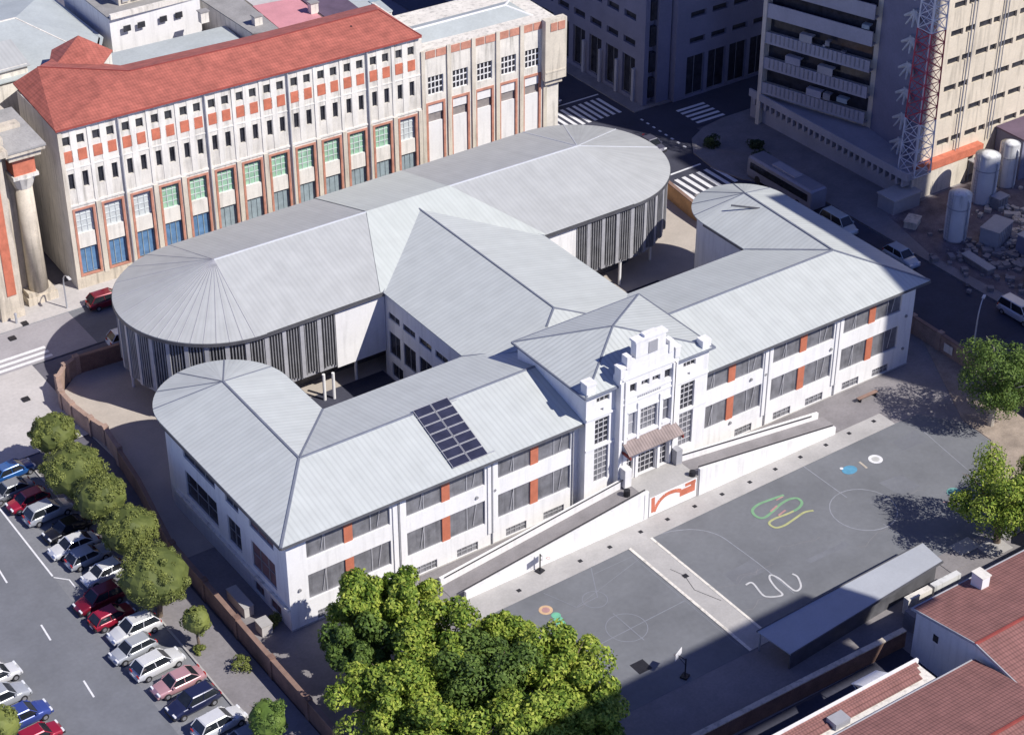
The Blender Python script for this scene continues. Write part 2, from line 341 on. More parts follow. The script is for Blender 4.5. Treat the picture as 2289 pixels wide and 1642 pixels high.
rect('yard_shade_patch', 12.5, 27.5, 14.0, 29.6, .004, 'asphalt_or_shade'); rect('yard_shade_patch', 46.2, 61.5, 13.8, 27.5, .004, 'asphalt_or_shade')  # dark sheets put the courtyards' shade into the floor colour
# court with its light paths
cp = [G(1040,1395), G(1300,1280), G(1400,1224), G(1850,1020), G(1990,955)]
cpl = [(10.5,-7.9),(24.8,-7.7),(46,-7.3),(61,-7.0),(66.5,-7.2),(69.3,-11.0),(69.0,-14.5),(66,-17),(62.5,-20.5),(60,-24.2),(10.5,-24.2)]
b = MB(); b.prism(cpl, -0.1, 0.0); struct('court', b, 'court')
b = MB(); b.prism([(8,-24.2),(60,-24.2),(58,-31.0),(8,-31.0)], -0.1, -0.01); struct('back_path', b, 'pave_g')
b = MB(); b.prism([(8,-31.2),(41,-31.2),(41,-44),(8,-44)], -0.1, 0.0); struct('back_yard', b, 'asphalt_or_shade')
b = MB(); b.prism([(12.5,-7.9),(24.8,-7.7),(46,-7.3),(63.5,-7.1),(63.5,-5.0),(12.5,-5.05)], -0.05, 0.05); struct('path', b, 'conc')
b = MB(); b.prism([(30.3,-7.5),(32.9,-7.45),(32.9,-24.2),(30.3,-24.2)], -0.05, 0.03); struct('path', b, 'conc')
b = MB(); b.box(30.22,30.5,-24.2,-7.6,0,0.055); b.box(32.75,33.0,-24.2,-7.5,0,0.055); struct('path_edging', b, 'white2')
# worn concrete pads east of the court
for i, (x, y, sx, sy, mm) in enumerate([(52.6,-25.4,2.2,2.3,'pave_g'),(55.2,-24.6,2.4,1.6,'conc'),(57.3,-26.2,2.6,2.0,'conc'),(60.4,-25.2,2.8,1.6,'conc')]):
    b = MB(); b.obox((x,y), sx, sy, -0.05, 0.04+0.004*i); struct('concrete_pad', b, mm)
b = MB(); b.prism([(69.4,-10.5),(76.4,2.0),(76.4,-24),(62.6,-20.8),(66.2,-17.2),(69.2,-14.4)], -0.06, 0.02); struct('earth_bank', b, 'earth')

def line(pts, wd, z, closed=False):                    # one mitred ribbon, so that no two faces overlap
    P = [Vector((p[0], p[1])) for p in pts]; Q = [P[0]]
    for p in P[1:]:
        if (p-Q[-1]).length > 1e-4: Q.append(p)
    m = MB(); n = len(Q)
    if n < 2: return m
    loop = n > 3 and (Q[0]-Q[-1]).length < 1e-3
    L_, R_ = [], []
    for i in range(n):
        a = Q[i-1] if i else (Q[-2] if loop else None); c = Q[i+1] if i < n-1 else (Q[1] if loop else None)
        d1 = (Q[i]-a).normalized() if a is not None else None; d2 = (c-Q[i]).normalized() if c is not None else None
        d1 = d1 or d2; d2 = d2 or d1; t = (d1+d2)
        t = t.normalized() if t.length > .2 else d1; nn = Vector((-t.y, t.x)); k = wd/2/max(.5, abs(nn.dot(Vector((-d1.y, d1.x)))))
        L_.append(Q[i]+nn*k); R_.append(Q[i]-nn*k)
    m.add([(p.x,p.y,z) for p in L_]+[(p.x,p.y,z) for p in R_], [(i+n,i+1+n,i+1,i) for i in range(n-1)])
    return m
def arc(cx, cy, r, a0, a1, n=28): return [(cx+r*math.cos(rad(a0+(a1-a0)*i/n)), cy+r*math.sin(rad(a0+(a1-a0)*i/n))) for i in range(n+1)]
def spline(pts, k=8):
    P = [Vector(p[:2]) for p in pts]; P = [P[0]]+P+[P[-1]]; out = []
    for i in range(1, len(P)-2):
        for j in range(k):
            t = j/k; a, b2, c, d = P[i-1], P[i], P[i+1], P[i+2]
            out.append(tuple(0.5*((2*b2)+(c-a)*t+(2*a-5*b2+4*c-d)*t*t+(3*b2-a-3*c+d)*t**3)))
    out.append(tuple(P[-2])); return out
def joinmb(ms):
    r = MB()
    for m in ms:
        b0 = len(r.v); r.v += m.v; r.f += [[k+b0 for k in f] for f in m.f]; r.uv += m.uv
    return r
cl = [line([(51.5,-7.1),(51.5,-13.2)], .09, .008), line(arc(51.5,-15.4,3.1,0,360), .10, .012)]
cl.append(line(spline([G(1455,1200),G(1500,1187),G(1555,1183),G(1605,1195),G(1650,1225),G(1710,1270),G(1775,1325)]), .09, .008))
cl.append(line([G(2060,960),G(2175,1060)], .08, .008))
struct('court_lines', joinmb(cl), 'faint')
cl = [line([G(1312,1454),G(1530,1342)], .09, .008), line(arc(23.6,-15.9,1.8,0,360), .08, .012), line([G(1321,1268),G(1336,1335)], .08, .008),
      line(arc(23.6,-11.4,1.1,0,360), .07, .012), line([G(1215,1325),G(1290,1357),G(1334,1334)], .07, .016), line([G(1110,1340),G(1150,1425)], .08, .008),
      line([G(1370,1370),G(1440,1430)], .1, .016), line([G(1290,1355),G(1440,1240)], .05, .02), line([(25.6,-8.6),(29.9,-8.6),(29.9,-23)], .05, .012),
      line([(51.5,-18),(51.5,-23.6)], .08, .008)]
struct('court_lines', joinmb(cl), 'faint2')
# painted playground games
def pm(name, c): M[name] = mat(name, c, 0.7, 0.15, 2); return name
pg, py_, pr, pb, pt = pm('paint_green',(0.19,0.36,0.20)), pm('paint_yellow',(0.42,0.43,0.20)), pm('paint_red',(0.42,0.24,0.23)), pm('paint_blue',(0.10,0.30,0.45)), pm('paint_teal',(0.16,0.38,0.34))
sn = [G(1350+a/4.067, 1000+b_/4.067) for a, b_ in ((1635,432),(1490,482),(1400,520),(1350,570),(1380,622),(1450,640),(1530,585),(1605,515),(1685,470),(1760,462),(1800,505),(1755,560),(1650,610),(1545,650),(1502,690),(1560,728),(1640,708),(1730,650),(1820,590),(1905,572))]
e = empty('painted_snake', sn[0].to_tuple()); e.location = (0,0,0)
tag(e, 'looping green and yellow snake game painted on the grey court', 'painting')
S = spline(sn, 6)
line(S[:len(S)*6//10], .27, .024).build('body', pg, e); line(S[len(S)*6//10-1:], .23, .026).build('tail', py_, e)
mm = [line([G(1722,1143),G(1737,1130)], .2, .03), line([G(1740,1152),G(1756,1140)], .2, .034), line([G(1735,1118),G(1750,1110)], .16, .038)]
joinmb(mm).build('stripe', pr, e)
e = tag(empty('painted_squiggle'), 'white zigzag squiggle painted on the court near the shed roof', 'painting')
line(spline([G(1350+a/4.067, 1000+b_/4.067) for a, b_ in ((1290,1248),(1350,1230),(1440,1335),(1500,1356),(1590,1350),(1622,1330),(1560,1270),(1508,1195),(1518,1158),(1590,1188),(1680,1262),(1735,1300),(1775,1290),(1790,1250),(1760,1175),(1712,1147))], 6), .18, .024).build('line', pm('paint_white_worn',(0.55,0.55,0.55)), e)
def disc(c, r, z, n=20, sy=1.0):
    m = MB(); m.poly([(c[0]+r*math.cos(2*math.pi*i/n), c[1]+r*sy*math.sin(2*math.pi*i/n), z) for i in range(n)]); return m
e = tag(empty('painted_caterpillar'), 'painted caterpillar with orange ringed head and green body on the court', 'painting')
disc(G(1220,1363), .62, .022).build('head', pm('paint_peach',(0.62,0.42,0.25)), e); disc(G(1220,1363), .36, .028).build('face', 'paint_red', e)
joinmb([disc(G(1243,1375), .42, .02), disc(G(1248,1384), .42, .024), disc(G(1254,1393), .42, .02), disc(G(1262,1402), .42, .024), disc(G(1270,1412), .42, .02)]).build('body', pm('paint_mint',(0.16,0.46,0.30)), e)
pm('paint_peach2',(0.50,0.44,0.36))
e = tag(empty('painted_target'), 'white ringed circle painted on the court beside a blue patch', 'painting')
line(arc(G(1957,1026).x, G(1957,1026).y, .55, 0, 360), .30, .022).build('ring', 'paint', e); disc((G(1957,1026).x, G(1957,1026).y), .42, .018).build('disc', pm('paint_offwhite',(0.50,0.50,0.48)), e); line([G(1921,1032),G(1938,1046)], .22, .022).build('bar', 'paint_peach2', e)
e = tag(empty('painted_fish'), 'blue fish shaped patch painted on the court with a white dot', 'painting')
disc(G(1899,1050), .8, .02, 20, .8).build('body', pb, e); disc(G(1881,1047), .18, .028).build('eye', 'paint', e)
e = tag(empty('painted_patch'), 'pale teal patch painted on the court under the right hand tree', 'painting')
disc(G(2133,1100), .7, .02, 16).build('patch', pt, e); line([G(2108,1122),G(2168,1117)], .1, .022).build('edge_line', pr, e)
for i, pp in enumerate([[(35,-15.2),(38.4,-15.0),(38.3,-16.9),(34.9,-17.0)],[(55.5,-13.2),(58.2,-13.5),(58.4,-15.9),(55.8,-15.7)],[(17,-9.4),(20.5,-9.3),(20.4,-9.9),(17,-10)],[(42.2,-17.8),(46.9,-17.9),(46.9,-18.5),(42.2,-18.4)],[(61.2,-9.2),(64.3,-9.0),(64.2,-10.9),(61,-10.8)]]):
    m = MB(); m.poly([(x,y,.003) for x, y in pp]); struct('court_patch', m, 'asphalt')
ck = random.Random(9); cr_ = []
for i in range(9):
    x, y = ck.uniform(14,60), ck.uniform(-21,-9); pts = [(x,y)]
    for k in range(6): x += ck.uniform(.4,1.2); y += ck.uniform(-.5,.5); pts.append((x,y))
    cr_.append(line(pts, .035, .005))
struct('court_crack', joinmb(cr_), 'pave_g')
# drain covers along the path
for i, p in enumerate([(1160,1320),(1297,1254),(1363,1223),(1432,1189),(1492,1161),(1553,1132),(1614,1105),(1676,1078),(1733,1049),(1789,1022),(1846,995),(1898,969),(1953,942)]):
    g = G(*p); m = MB(); m.obox((g.x, g.y), .38, .38, 0.0, .068)
    tag(m.build('drain_cover', 'black'), ['first','second','third','fourth','fifth','sixth','seventh','eighth','ninth','tenth','eleventh','twelfth','thirteenth'][i]+' small black drain cover from the left on the pale path beside the court', 'drain cover', 'drain covers along the pale path')
g = G(1433,1489); m = MB(); m.obox((g.x,g.y), 1.35, 1.35, -.02, .012); tag(m.build('manhole_cover','black'), 'square black hatch set in the court near the shaded edge', 'manhole cover')
g = G(1532,1287); m = MB(); m.obox((g.x,g.y), .5, .5, 0.0, .05); tag(m.build('drain_cover','black'), 'black square in the middle of the pale strip crossing the court', 'drain cover')  # black square stands in for the dark dot of a cast shadow
struct('path_shadow_line', joinmb([line([G(1498,1272),G(1530,1286),G(1552,1318),G(1612,1342)], .06, .036)]), 'black')  # black line paints a post's cast shadow on the strip
# road markings
mk = []
for y in (31.3, 21.1, 11.9, 3.4, -6.0): mk.append(line([(-17.1,y+1.15),(-17.25,y-1.15)], .16, .0))
struct('lane_marking', joinmb(mk), 'paint')
mk = [line([(-13.5,40),(-13.6,18.5)], .16, .0), line([(-13.6,18.3),(-12.6,17.2),(-12.6,16.0)], .12, .004)]
struct('parking_marking', joinmb(mk), 'paint')
mk = [line([(-14+0*i,y),(1.2,y)], .45, .006) for i, y in enumerate((51.6,52.5,53.4))]; struct('crosswalk', joinmb(mk), 'paint')
mk = [line([(75.4+i*1.12,39.3 if i < 3 else 39.9),(75.4+i*1.12,44.4)], .56, -.006) for i in range(8)]+[line([(77.8,45.7),(82.6,45.8)], .3, -.006)]
b = MB(); b.poly([(74.8,36),(84.2,36),(84.2,51),(74.8,51)]); b.v = [(x,y,-.022) for x, y, z in [(v[0],v[1],0) for v in [(74.8,37,0),(84.2,37,0),(84.2,51,0),(74.8,51,0)]]]; struct('road', b, 'asphalt_or_shade')
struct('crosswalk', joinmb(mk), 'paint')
b = MB(); b.poly([(70,50.9,-.010),(88.2,50.9,-.010),(88.2,72,-.010),(70,72,-.010)]); struct('road', b, 'asphalt_or_shade')
mk = [line([(74.6+i*.95,62.3),(74.6+i*.95,67.2)], .48, -.004) for i in range(10)]+[line([(73,68.3),(84,68.1)], .25, -.004)]; struct('crosswalk', joinmb(mk), 'paint')
mk = [line([(89.2,y),(93.6,y-.1)], .5, -.018) for y in (54.6,55.6,56.6,57.6,58.5)]; struct('crosswalk', joinmb(mk), 'paint')
mk = [line([(84.1-(.03*i),59.4-1.25*i),(84.1-(.03*i),58.9-1.25*i)], .3, -.004) for i in range(8)]; struct('lane_marking', joinmb(mk), 'paint')

# ================================================================== school
sc = tag(empty('school_building'), 'long white school with pale metal roofs, oval rear block and central entrance tower', 'school')
FF = ((0,0), (1,0), (0,-1))                            # front facade frame
bays = [(1.9,10.1),(11.75,19.9),(21.3,29.25),(44.35,52.05),(53.3,61.15),(62.4,70.15)]
base = [(2.6,4.7),(7.6,9.7),(12.5,14.75),(16.85,19.1),(22.15,24.4),(26.3,28.6),(49.0,51.15),(53.9,56.15),(58.1,60.4),(63.0,65.25),(67.1,69.35)]
ops = []
for a, b_ in bays: ops += [(a,b_,2.6,5.25),(a,b_,6.95,9.25)]
for a, b_ in base: ops.append((a,b_,0.12,1.05))
m = MB(); 
wallgrid(m, FF, 30.4, 0, 9.85, [o for o in ops if o[1] < 30], .32)
for x0, x1 in ((10.35,10.8),(11.05,11.5),(20.15,20.5),(20.7,21.05)): m.box(x0,x1,-.12,.02,1.4,9.7)
m.build('front_wall', 'white', sc); m = MB()
F2 = ((43.7,0),(1,0),(0,-1)); L2 = 72.0-43.7
wallgrid(m, F2, L2, 0, 9.85, [(a-43.7,b_-43.7,c,d) for a,b_,c,d in ops if a > 43.7], .32)
m.poly([(72.0,0,0),(72.0,.5,0),(72.0,.5,9.85),(72.0,0,9.85)])
for x0, x1 in ((52.2,52.6),(52.75,53.15),(61.35,61.7),(61.85,62.2)): m.box(x0,x1,-.12,.02,1.4,9.7)
m.build('front_wall', 'white', sc)
m = MB(); m.box(0.42,11.3,.42,20.9,0,9.8); m.box(.4,71.6,.40,13.55,0,9.78); m.box(62.4,71.98,.44,20.9,0,9.8)
m.build('wing_wall', 'white', sc)
for cx, R_ in ((5.65,5.66),(67.2,4.8)):
    m = MB(); m.prism([(cx+R_*math.cos(a), 20.9+R_*math.sin(a)) for a in [math.pi*i/24 for i in range(25)]], 0, 9.79); m.build('rounded_end_wall', 'white', sc)
m = MB(); m.box(-.06,72.06,-.08,.0,0,.11); m.build('plinth', 'conc', sc)
for a, b_ in bays:
    mid = (a+b_)/2
    for (c, d, nz_) in ((2.6,5.25,1),(6.95,9.25,1)):
        for (p, q_) in ((a, mid-.42),(mid+.42, b_)):
            window(sc, FF, p, q_, c, d, .24, 2, nz_, 'panes', 'mull', .10)
        m = MB(); m.fbox(FF, mid-.42, mid+.42, -.26, -.05, c, d); m.build('orange_panel', 'orange', sc)
        for hx in (a+.35*(mid-a), mid+.7*(b_-mid)):      # slanting blind cords / awning arms
            m = MB(); m.tube((hx, .13, c+.3), (hx+.35, .10, d-.1), .032, n=5); m.build('awning_arm', 'frame', sc)
for a, b_ in base:
    window(sc, FF, a, b_, .12, 1.05, .2, 4, 2, 'panes', 'mull', .07, name='basement_window')
for x in (10.92, 20.6, 61.77, 52.68, 29.45):
    m = MB(); m.tube((x,-.12,.2),(x,-.12,9.6),.07,n=6); m.build('downpipe', 'fin', sc)
for x, z in ((1.0,4.1),(19.0,6.0),(20.9,6.0),(50.6,6.3),(52.4,6.2),(60.9,5.9),(71.0,6.1),(48.3,2.2),(71.1,2.2)):
    m = MB(); m.tube((x,-.14,z),(x,0,z),.16,n=8); m.build('wall_vent', 'louvre', sc)
# west face windows
WF = ((0,20.9), (0,-1), (-1,0))
m = MB(); wo = [(20.9-18.6,20.9-12.6),(20.9-10.7,20.9-8.3),(20.9-6.4,20.9-2.2)]; wops = []
for a, b_ in wo: wops += [(a,b_,3.0,5.8),(a,b_,7.3,9.0)]
wops += [(14.5,16.2,.3,1.4),(17.3,19.2,.3,1.4)]
wallgrid(m, WF, 20.9, 0, 9.82, wops, .3); m.build('west_wall', 'white', sc)
for a, b_, c, d in wops: window(sc, WF, a, b_, c, d, .22, 3 if b_-a > 4 else 2, 1 if c < 2 else 2, 'dark' if a < 12 else 'rustpane', 'louvre', .08)
m = MB(); m.fbox(WF, 0.2, 20.9, 0, .3, 2.2, 2.4); m.build('string_course', 'white2', sc)
# ---- roofs of the front range and wings
He, Hr = 10.0, 11.88
A = (-.85,-.85,He); B_ = (72.95,-.85,He); J1 = (5.4,6.8,Hr); J2 = (66.75,6.8,Hr); I1 = (12.1,14.36,He); I2 = (61.8,14.36,He)
P1 = (5.65,20.9,Hr); P2 = (67.3,20.9,Hr); W1 = (-.85,20.9,He); W2 = (12.1,20.9,He); E1 = (72.95,20.9,He); E2 = (61.8,20.9,He)
m = MB(); X, Y = (1,0,0), (0,1,0)
m.slope([A,B_,J2,J1], X); m.slope([I2,I1,J1,J2], X); m.slope([A,J1,P1,W1][::-1][::-1] if 0 else [W1,A,J1,P1], Y); m.slope([I1,W2,P1,J1], Y)
m.slope([B_,E1,P2,J2], Y); m.slope([E2,I2,J2,P2], Y)
m.build('wing_roof', 'roof', sc)
m = MB(); caps = MB()
def fan(mb, apex, cx, cy, r, a0, a1, n, z):
    for i in range(n):
        t0, t1 = rad(a0+(a1-a0)*i/n), rad(a0+(a1-a0)*(i+1)/n)
        p, q_ = Vector((cx+r*math.cos(t0),cy+r*math.sin(t0),z)), Vector((cx+r*math.cos(t1),cy+r*math.sin(t1),z))
        uv = [(t0*r,0),(t1*r,0),((t0+t1)/2*r,r)]
        mb.poly([p,q_,Vector(apex)], uv); lo = Vector((0,0,.14)); mb.poly([p-lo,Vector(apex)-lo,q_-lo]); mb.poly([p,p-lo,q_-lo,q_])
fan(m, P1, 5.63, 20.9, 6.47, 0, 180, 30, He); m.build('rounded_end_roof', 'roof', sc); m = MB(); fan(m, P2, 67.37, 20.9, 5.57, 0, 180, 30, He)
m.build('rounded_end_roof', 'roof', sc)
R = caps
for p, q_ in ((J1,J2),(J1,P1),(J2,P2),(J1,A),(J2,B_),(J1,I1),(J2,I2)): R.strip(p, q_, .30, .07)
for P, cx, r in ((P1,5.63,6.47),(P2,67.37,5.57)):
    for a in (20,62,104,135,160): R.strip(P, (cx+r*math.cos(rad(a)),20.9+r*math.sin(rad(a)),He), .16, .05)
# ---- tower
TZ, TA = 13.0, (37.05,4.3,15.0); T = [(29.7,-1.45),(44.5,-1.45),(44.5,9.9),(29.7,9.9)]
m = MB()
for i, e_ in enumerate((X,Y,X,Y)): m.slope([(*T[i],TZ),(*T[(i+1)%4],TZ),TA], e_)
m.build('tower_roof', 'roof_t', sc)
for t in T: R.strip(TA, (*t,TZ), .22, .06)
for i in range(4): R.strip((*T[i],TZ-.03), (*T[(i+1)%4],TZ-.03), .22, .07)
m = MB(); m.box(30.1,33.2,-.78,9.5,0,12.9); m.box(40.1,44.1,-.78,9.5,0,12.9); m.box(33.1,40.2,-.78,9.4,0,12.88)
TF = ((30.05,-1.1),(1,0),(0,-1)); to = [(1.05,2.65,3.0,6.8),(1.05,2.65,7.15,9.95),(1.15,2.6,11.7,12.3),(1.6,1.95,10.75,11.05)]
wallgrid(m, TF, 3.3, 0, 12.9, to, .33)
TG = ((40.0,-1.1),(1,0),(0,-1)); tg = [(.95,2.6,2.9,6.7),(.95,2.6,7.05,9.95),(1.1,2.55,11.7,12.3),(1.6,1.95,10.75,11.05)]
wallgrid(m, TG, 4.1, 0, 12.9, tg, .33)
m.poly([(30.05,-1.1,0),(30.05,-.7,0),(30.05,-.7,12.9),(30.05,-1.1,12.9)][::-1]); m.poly([(44.1,-1.1,0),(44.1,-.7,0),(44.1,-.7,12.9),(44.1,-1.1,12.9)])
for FR, L_ in ((TF,3.3),(TG,4.1)):
    m.fbox(FR, 0, L_, 0, .14, 10.25, 10.45); m.fbox(FR, 0, L_, 0, .10, 6.86, 7.08)
m.box(30.0,31.0,-1.2,-.3,12.9,14.2); m.box(29.95,31.05,-1.28,-.22,14.0,14.22); m.box(43.2,44.2,-1.2,-.3,12.9,13.9)
m.build('tower_wall', 'white', sc)
for FR, oo in ((TF,to),(TG,tg)):
    for k, (a,b_,c,d) in enumerate(oo):
        window(sc, FR, a, b_, c, d, .26, 3 if k < 2 else (3 if k == 2 else 1), (6,5,1,1)[k], 'dark' if k else 'panes', 'frame', .07, name='tower_window')
# frontispiece
CF = ((33.3,-1.72),(1,0),(0,-1))
g1 = [(1.15,1.9,11.9,12.85),(2.45,3.35,12.15,12.75),(3.7,4.6,12.15,12.75),(5.1,5.9,11.9,12.9)]
g2 = [(1.1,1.95,7.2,9.75),(2.5,4.45,7.2,9.75),(5.1,5.95,7.3,9.75)]
g3 = [(1.1,1.85,2.3,4.7),(2.4,4.5,2.3,4.65),(4.95,5.9,2.3,4.85)]
m = MB(); wallgrid(m, CF, 6.65, 0, 13.9, g1+g2+g3, .4)
m.box(33.3,39.95,-1.3,-.7,0,2.2); m.poly([(33.3,-1.72,0),(33.3,-.7,0),(33.3,-.7,13.9),(33.3,-1.72,13.9)][::-1]); m.poly([(39.95,-1.72,0),(39.95,-.7,0),(39.95,-.7,13.9),(39.95,-1.72,13.9)])
m.poly([(33.3,-1.72,13.9),(39.95,-1.72,13.9),(39.95,-.7,13.9),(33.3,-.7,13.9)]); m.box(33.4,39.85,-1.3,-.8,2.2,13.88)
# stepped gable with the raised clock box
st = [(33.3,13.9),(34.0,13.9)]
m.box(33.75,39.5,-1.7,-1.05,13.9,14.7); m.box(34.3,39.0,-1.69,-1.07,14.7,15.5); m.box(34.95,38.3,-1.76,-1.0,15.5,17.1); m.box(34.8,38.45,-1.84,-.94,17.1,17.3); m.box(35.9,37.4,-1.7,-1.1,17.3,17.55)
for x in (33.25,39.45): m.box(x,x+.55,-1.85,-.95,13.9,14.9); m.box(x-.06,x+.61,-1.9,-.9,14.9,15.05)
for x in (33.95,38.75): m.box(x,x+.5,-1.8,-1.0,14.7,15.95)
for z, p in ((10.9,.10),(11.45,.07),(6.9,.12),(13.55,.13)): m.fbox(CF, .3, 6.35, 0, p, z, z+.14)
for a in (.0,.55,5.98,6.2): m.fbox(CF, a, a+.32, 0, .16, 2.3, 13.4)
for a in (2.05,4.6): m.fbox(CF, a, a+.3, 0, .14, 2.3, 10.6)
for a, b_, c, d in g2: m.fbox(CF, a-.08, b_+.08, 0, .13, c-.18, c-.02); m.fbox(CF, a-.08, b_+.08, 0, .10, d+.02, d+.16)
m.build('entrance_gable', 'white', sc)
for k, (a,b_,c,d) in enumerate(g1): window(sc, CF, a, b_, c, d, .3, 1 if k in (0,3) else 2, 1, 'dark', 'frame', .06, name='gable_window')
for k, (a,b_,c,d) in enumerate(g2): window(sc, CF, a, b_, c, d, .3, 1 if k != 1 else 4, 2 if k != 1 else 4, 'panes' if k != 0 else 'mull', 'frame', .06, name='gable_window')
for k, (a,b_,c,d) in enumerate(g3): window(sc, CF, a, b_, c, d, .34, 2 if k != 1 else 4, 4, 'dark', 'frame', .06, name='door')
m = MB(); m.fbox(CF, 2.9, 3.9, .0, .06, 15.55, 16.75); m.v = [(x+.15,y-.04,z) for x,y,z in m.v]; m.build('gable_plaque', 'mull', sc)
# inscription relief, unreadable at this distance: small raised dashes as in the photograph
m = MB()
for i in range(11): m.fbox(CF, 2.05+i*.25, 2.2+i*.25, .0, .05, 11.12, 11.33)
m.build('inscription', 'fin', sc)
m = MB(); m.slope([(33.7,-2.95,6.0),(40.1,-2.95,6.0),(39.9,-1.72,6.75),(33.8,-1.72,6.75)], X, .1)
M['awn'] = ribbed('weathered_awning_tile', (0.33,0.265,0.245), .3, .3, .9, .2)
m.build('entrance_canopy', 'awn', sc)
for x in (33.8,39.9):
    m = MB(); m.box(x,x+.12,-3.0,-1.72,5.55,5.85); m.build('canopy_bracket', 'redroof', sc)
m = MB(); m.box(33.5,34.25,-2.7,-1.75,2.3,4.3); m.build('porch_pier', 'white', sc)
m = MB(); m.box(39.6,40.3,-2.6,-1.75,2.3,3.9); m.build('porch_pier', 'mull', sc)
# ---- link block
m = MB(); m.box(27.95,46.0,9.6,29.3,0,9.7)
LFa = [(28.2,26.1),(25.6,23.2)]; m.build('link_wall', 'white', sc)
LW = ((27.9,29.3),(0,-1),(-1,0)); m = MB(); lo_ = []
for y1, y0 in ((28.15,26.15),(25.5,23.3),(22.6,20.4),(19.7,17.5)):
    lo_ += [(29.0-y1,29.0-y0,7.0,7.75),(29.0-y1,29.0-y0,2.9,5.5)]
lo_ += [(1.2,3.2,.4,2.0)]
m.M = None; LW2 = ((27.6,29.0),(0,-1),(-1,0)); wallgrid(m, LW2, 15.4, 0, 9.7, lo_, .28); m.build('link_side_wall', 'white', sc)
for a,b_,c,d in lo_: window(sc, LW2, a, b_, c, d, .2, 2, 1, 'dark', 'louvre', .07, name='link_window')
zl = lambda x: 10+min(x-27.2, 46.75-x)*.245
K1 = (36.97,38.0,zl(36.97)+.0); K2 = (36.97,13.3,zl(36.97))
m = MB()
m.slope([(27.2,28.4,10),(27.2,14.36,10),(27.2,13.2,10),(33.2,9.85,zl(33.2)),K2,K1], Y); m.slope([(46.75,13.2,10),(46.75,28.4,10),K1,K2,(40.8,9.85,zl(40.8))], Y)
m.slope([(33.2,9.85,zl(33.2)),(40.8,9.85,zl(40.8)),K2], X); m.build('link_roof', 'roof', sc)
for p, q_ in ((K1,K2),(K2,(34.9,11.6,zl(34.9))),(K2,(39.4,11.4,zl(39.4))),(K1,(27.2,28.4,10)),(K1,(46.75,28.4,10))): R.strip(p, q_, .26, .07)
R.strip((27.2,14.36,10.0),(30.2,11.95,10.62), .2, .06)
caps.build('ridge_caps', 'cap', sc)
# ---- oval rear block
sy, ra = 38.6, 10.2; sx0, sx1 = 14.2, 58.5; zr = lambda x: 13.2-(x-14.2)/44.3*.65
def oval(r, n=36, y=sy):
    pl = [(sx1+r*math.cos(rad(t)), y+r*math.sin(rad(t))) for t in [-90+180*i/n for i in range(n+1)]]
    return pl+[(sx0+r*math.cos(rad(t)), y+r*math.sin(rad(t))) for t in [90+180*i/n for i in range(n+1)]]
m = MB(); a0, a1 = (sx0,sy,zr(sx0)), (sx1,sy,zr(sx1))
def ruled(mb, xe0, xe1, xr0, xr1, side, e, n=16):      # strips between eave and the gently falling ridge
    for i in range(n):
        t0, t1 = i/n, (i+1)/n; E0, E1 = xe0+(xe1-xe0)*t0, xe0+(xe1-xe0)*t1; R0, R1 = xr0+(xr1-xr0)*t0, xr0+(xr1-xr0)*t1
        P = [Vector((E0,sy+side*ra,He+e)), Vector((E1,sy+side*ra,He+e)), Vector((R1,sy,zr(R1)+e)), Vector((R0,sy,zr(R0)+e))]
        mb.poly(P if side < 0 else P[::-1], [(p.x, abs(p.y-sy)) for p in (P if side < 0 else P[::-1])])
ruled(m, sx0, sx1, sx0, sx1, -1, 0); ruled(m, sx0, sx1, sx0, sx1, 1, 0)
fan(m, a1, sx1, sy, ra, -90, 90, 40, He); fan(m, a0, sx0, sy, ra, 90, 270, 40, He)
m.build('oval_roof', 'roof_s', sc)
R = MB()
R.strip(a0, a1, .22, .05)
for t in (90,120,): R.strip(a1, (sx1+ra*math.cos(rad(t)),sy+ra*math.sin(rad(t)),He), .2, .04)
for t in (-8,28,62): R.strip(a1, (sx1+ra*math.cos(rad(t)),sy+ra*math.sin(rad(t)),He), .18, .04)
R.build('oval_ridge_cap', 'caplight', sc)
R = MB()
for t in (90,106,122,140,158,176,190,197,203,209,215,221,228,235,242,249,256,263): R.strip(a0, (sx0+ra*math.cos(rad(t)),sy+ra*math.sin(rad(t)),He), .10, .035)
R.build('oval_roof_seam', 'mull', sc)
# pale square of newer sheeting over the middle of the oval roof
M['roof_n'] = ribbed('newer_roof_sheet', (0.55,0.58,0.545), .5, .06, .5, .04, .2)
def onroof(px, py, e=.05):
    z = 12.0
    for _ in range(12):
        p = G(px, py, z); z = 10+(1-abs(p.y-sy)/ra)*(zr(p.x)-10)+e
    return Vector((p.x, p.y, z))
rl, rr_ = G(820,474,zr(30)), G(1015,424,zr(43)); rl = Vector((rl.x, sy, zr(rl.x)+.05)); rr_ = Vector((rr_.x, sy, zr(rr_.x)+.05)); rq = G(994,412,zr(43)).x; rq = Vector((rq, sy, zr(rq)+.05))
m = MB(); ruled(m, 26.9, 47.0, rl.x, rr_.x, -1, .07); ruled(m, rl.x-.3, rq.x+.6, rl.x, rq.x, 1, .07)
m.build('newer_roof_panel', 'roof_n', sc)
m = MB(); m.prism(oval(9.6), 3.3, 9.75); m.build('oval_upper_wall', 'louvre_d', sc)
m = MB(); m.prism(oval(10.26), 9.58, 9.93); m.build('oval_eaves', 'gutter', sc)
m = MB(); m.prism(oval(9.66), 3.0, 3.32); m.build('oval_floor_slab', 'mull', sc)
m = MB(); m.prism(oval(6.6), 0, 3.1); m.build('oval_ground_wall', 'louvre_d', sc)
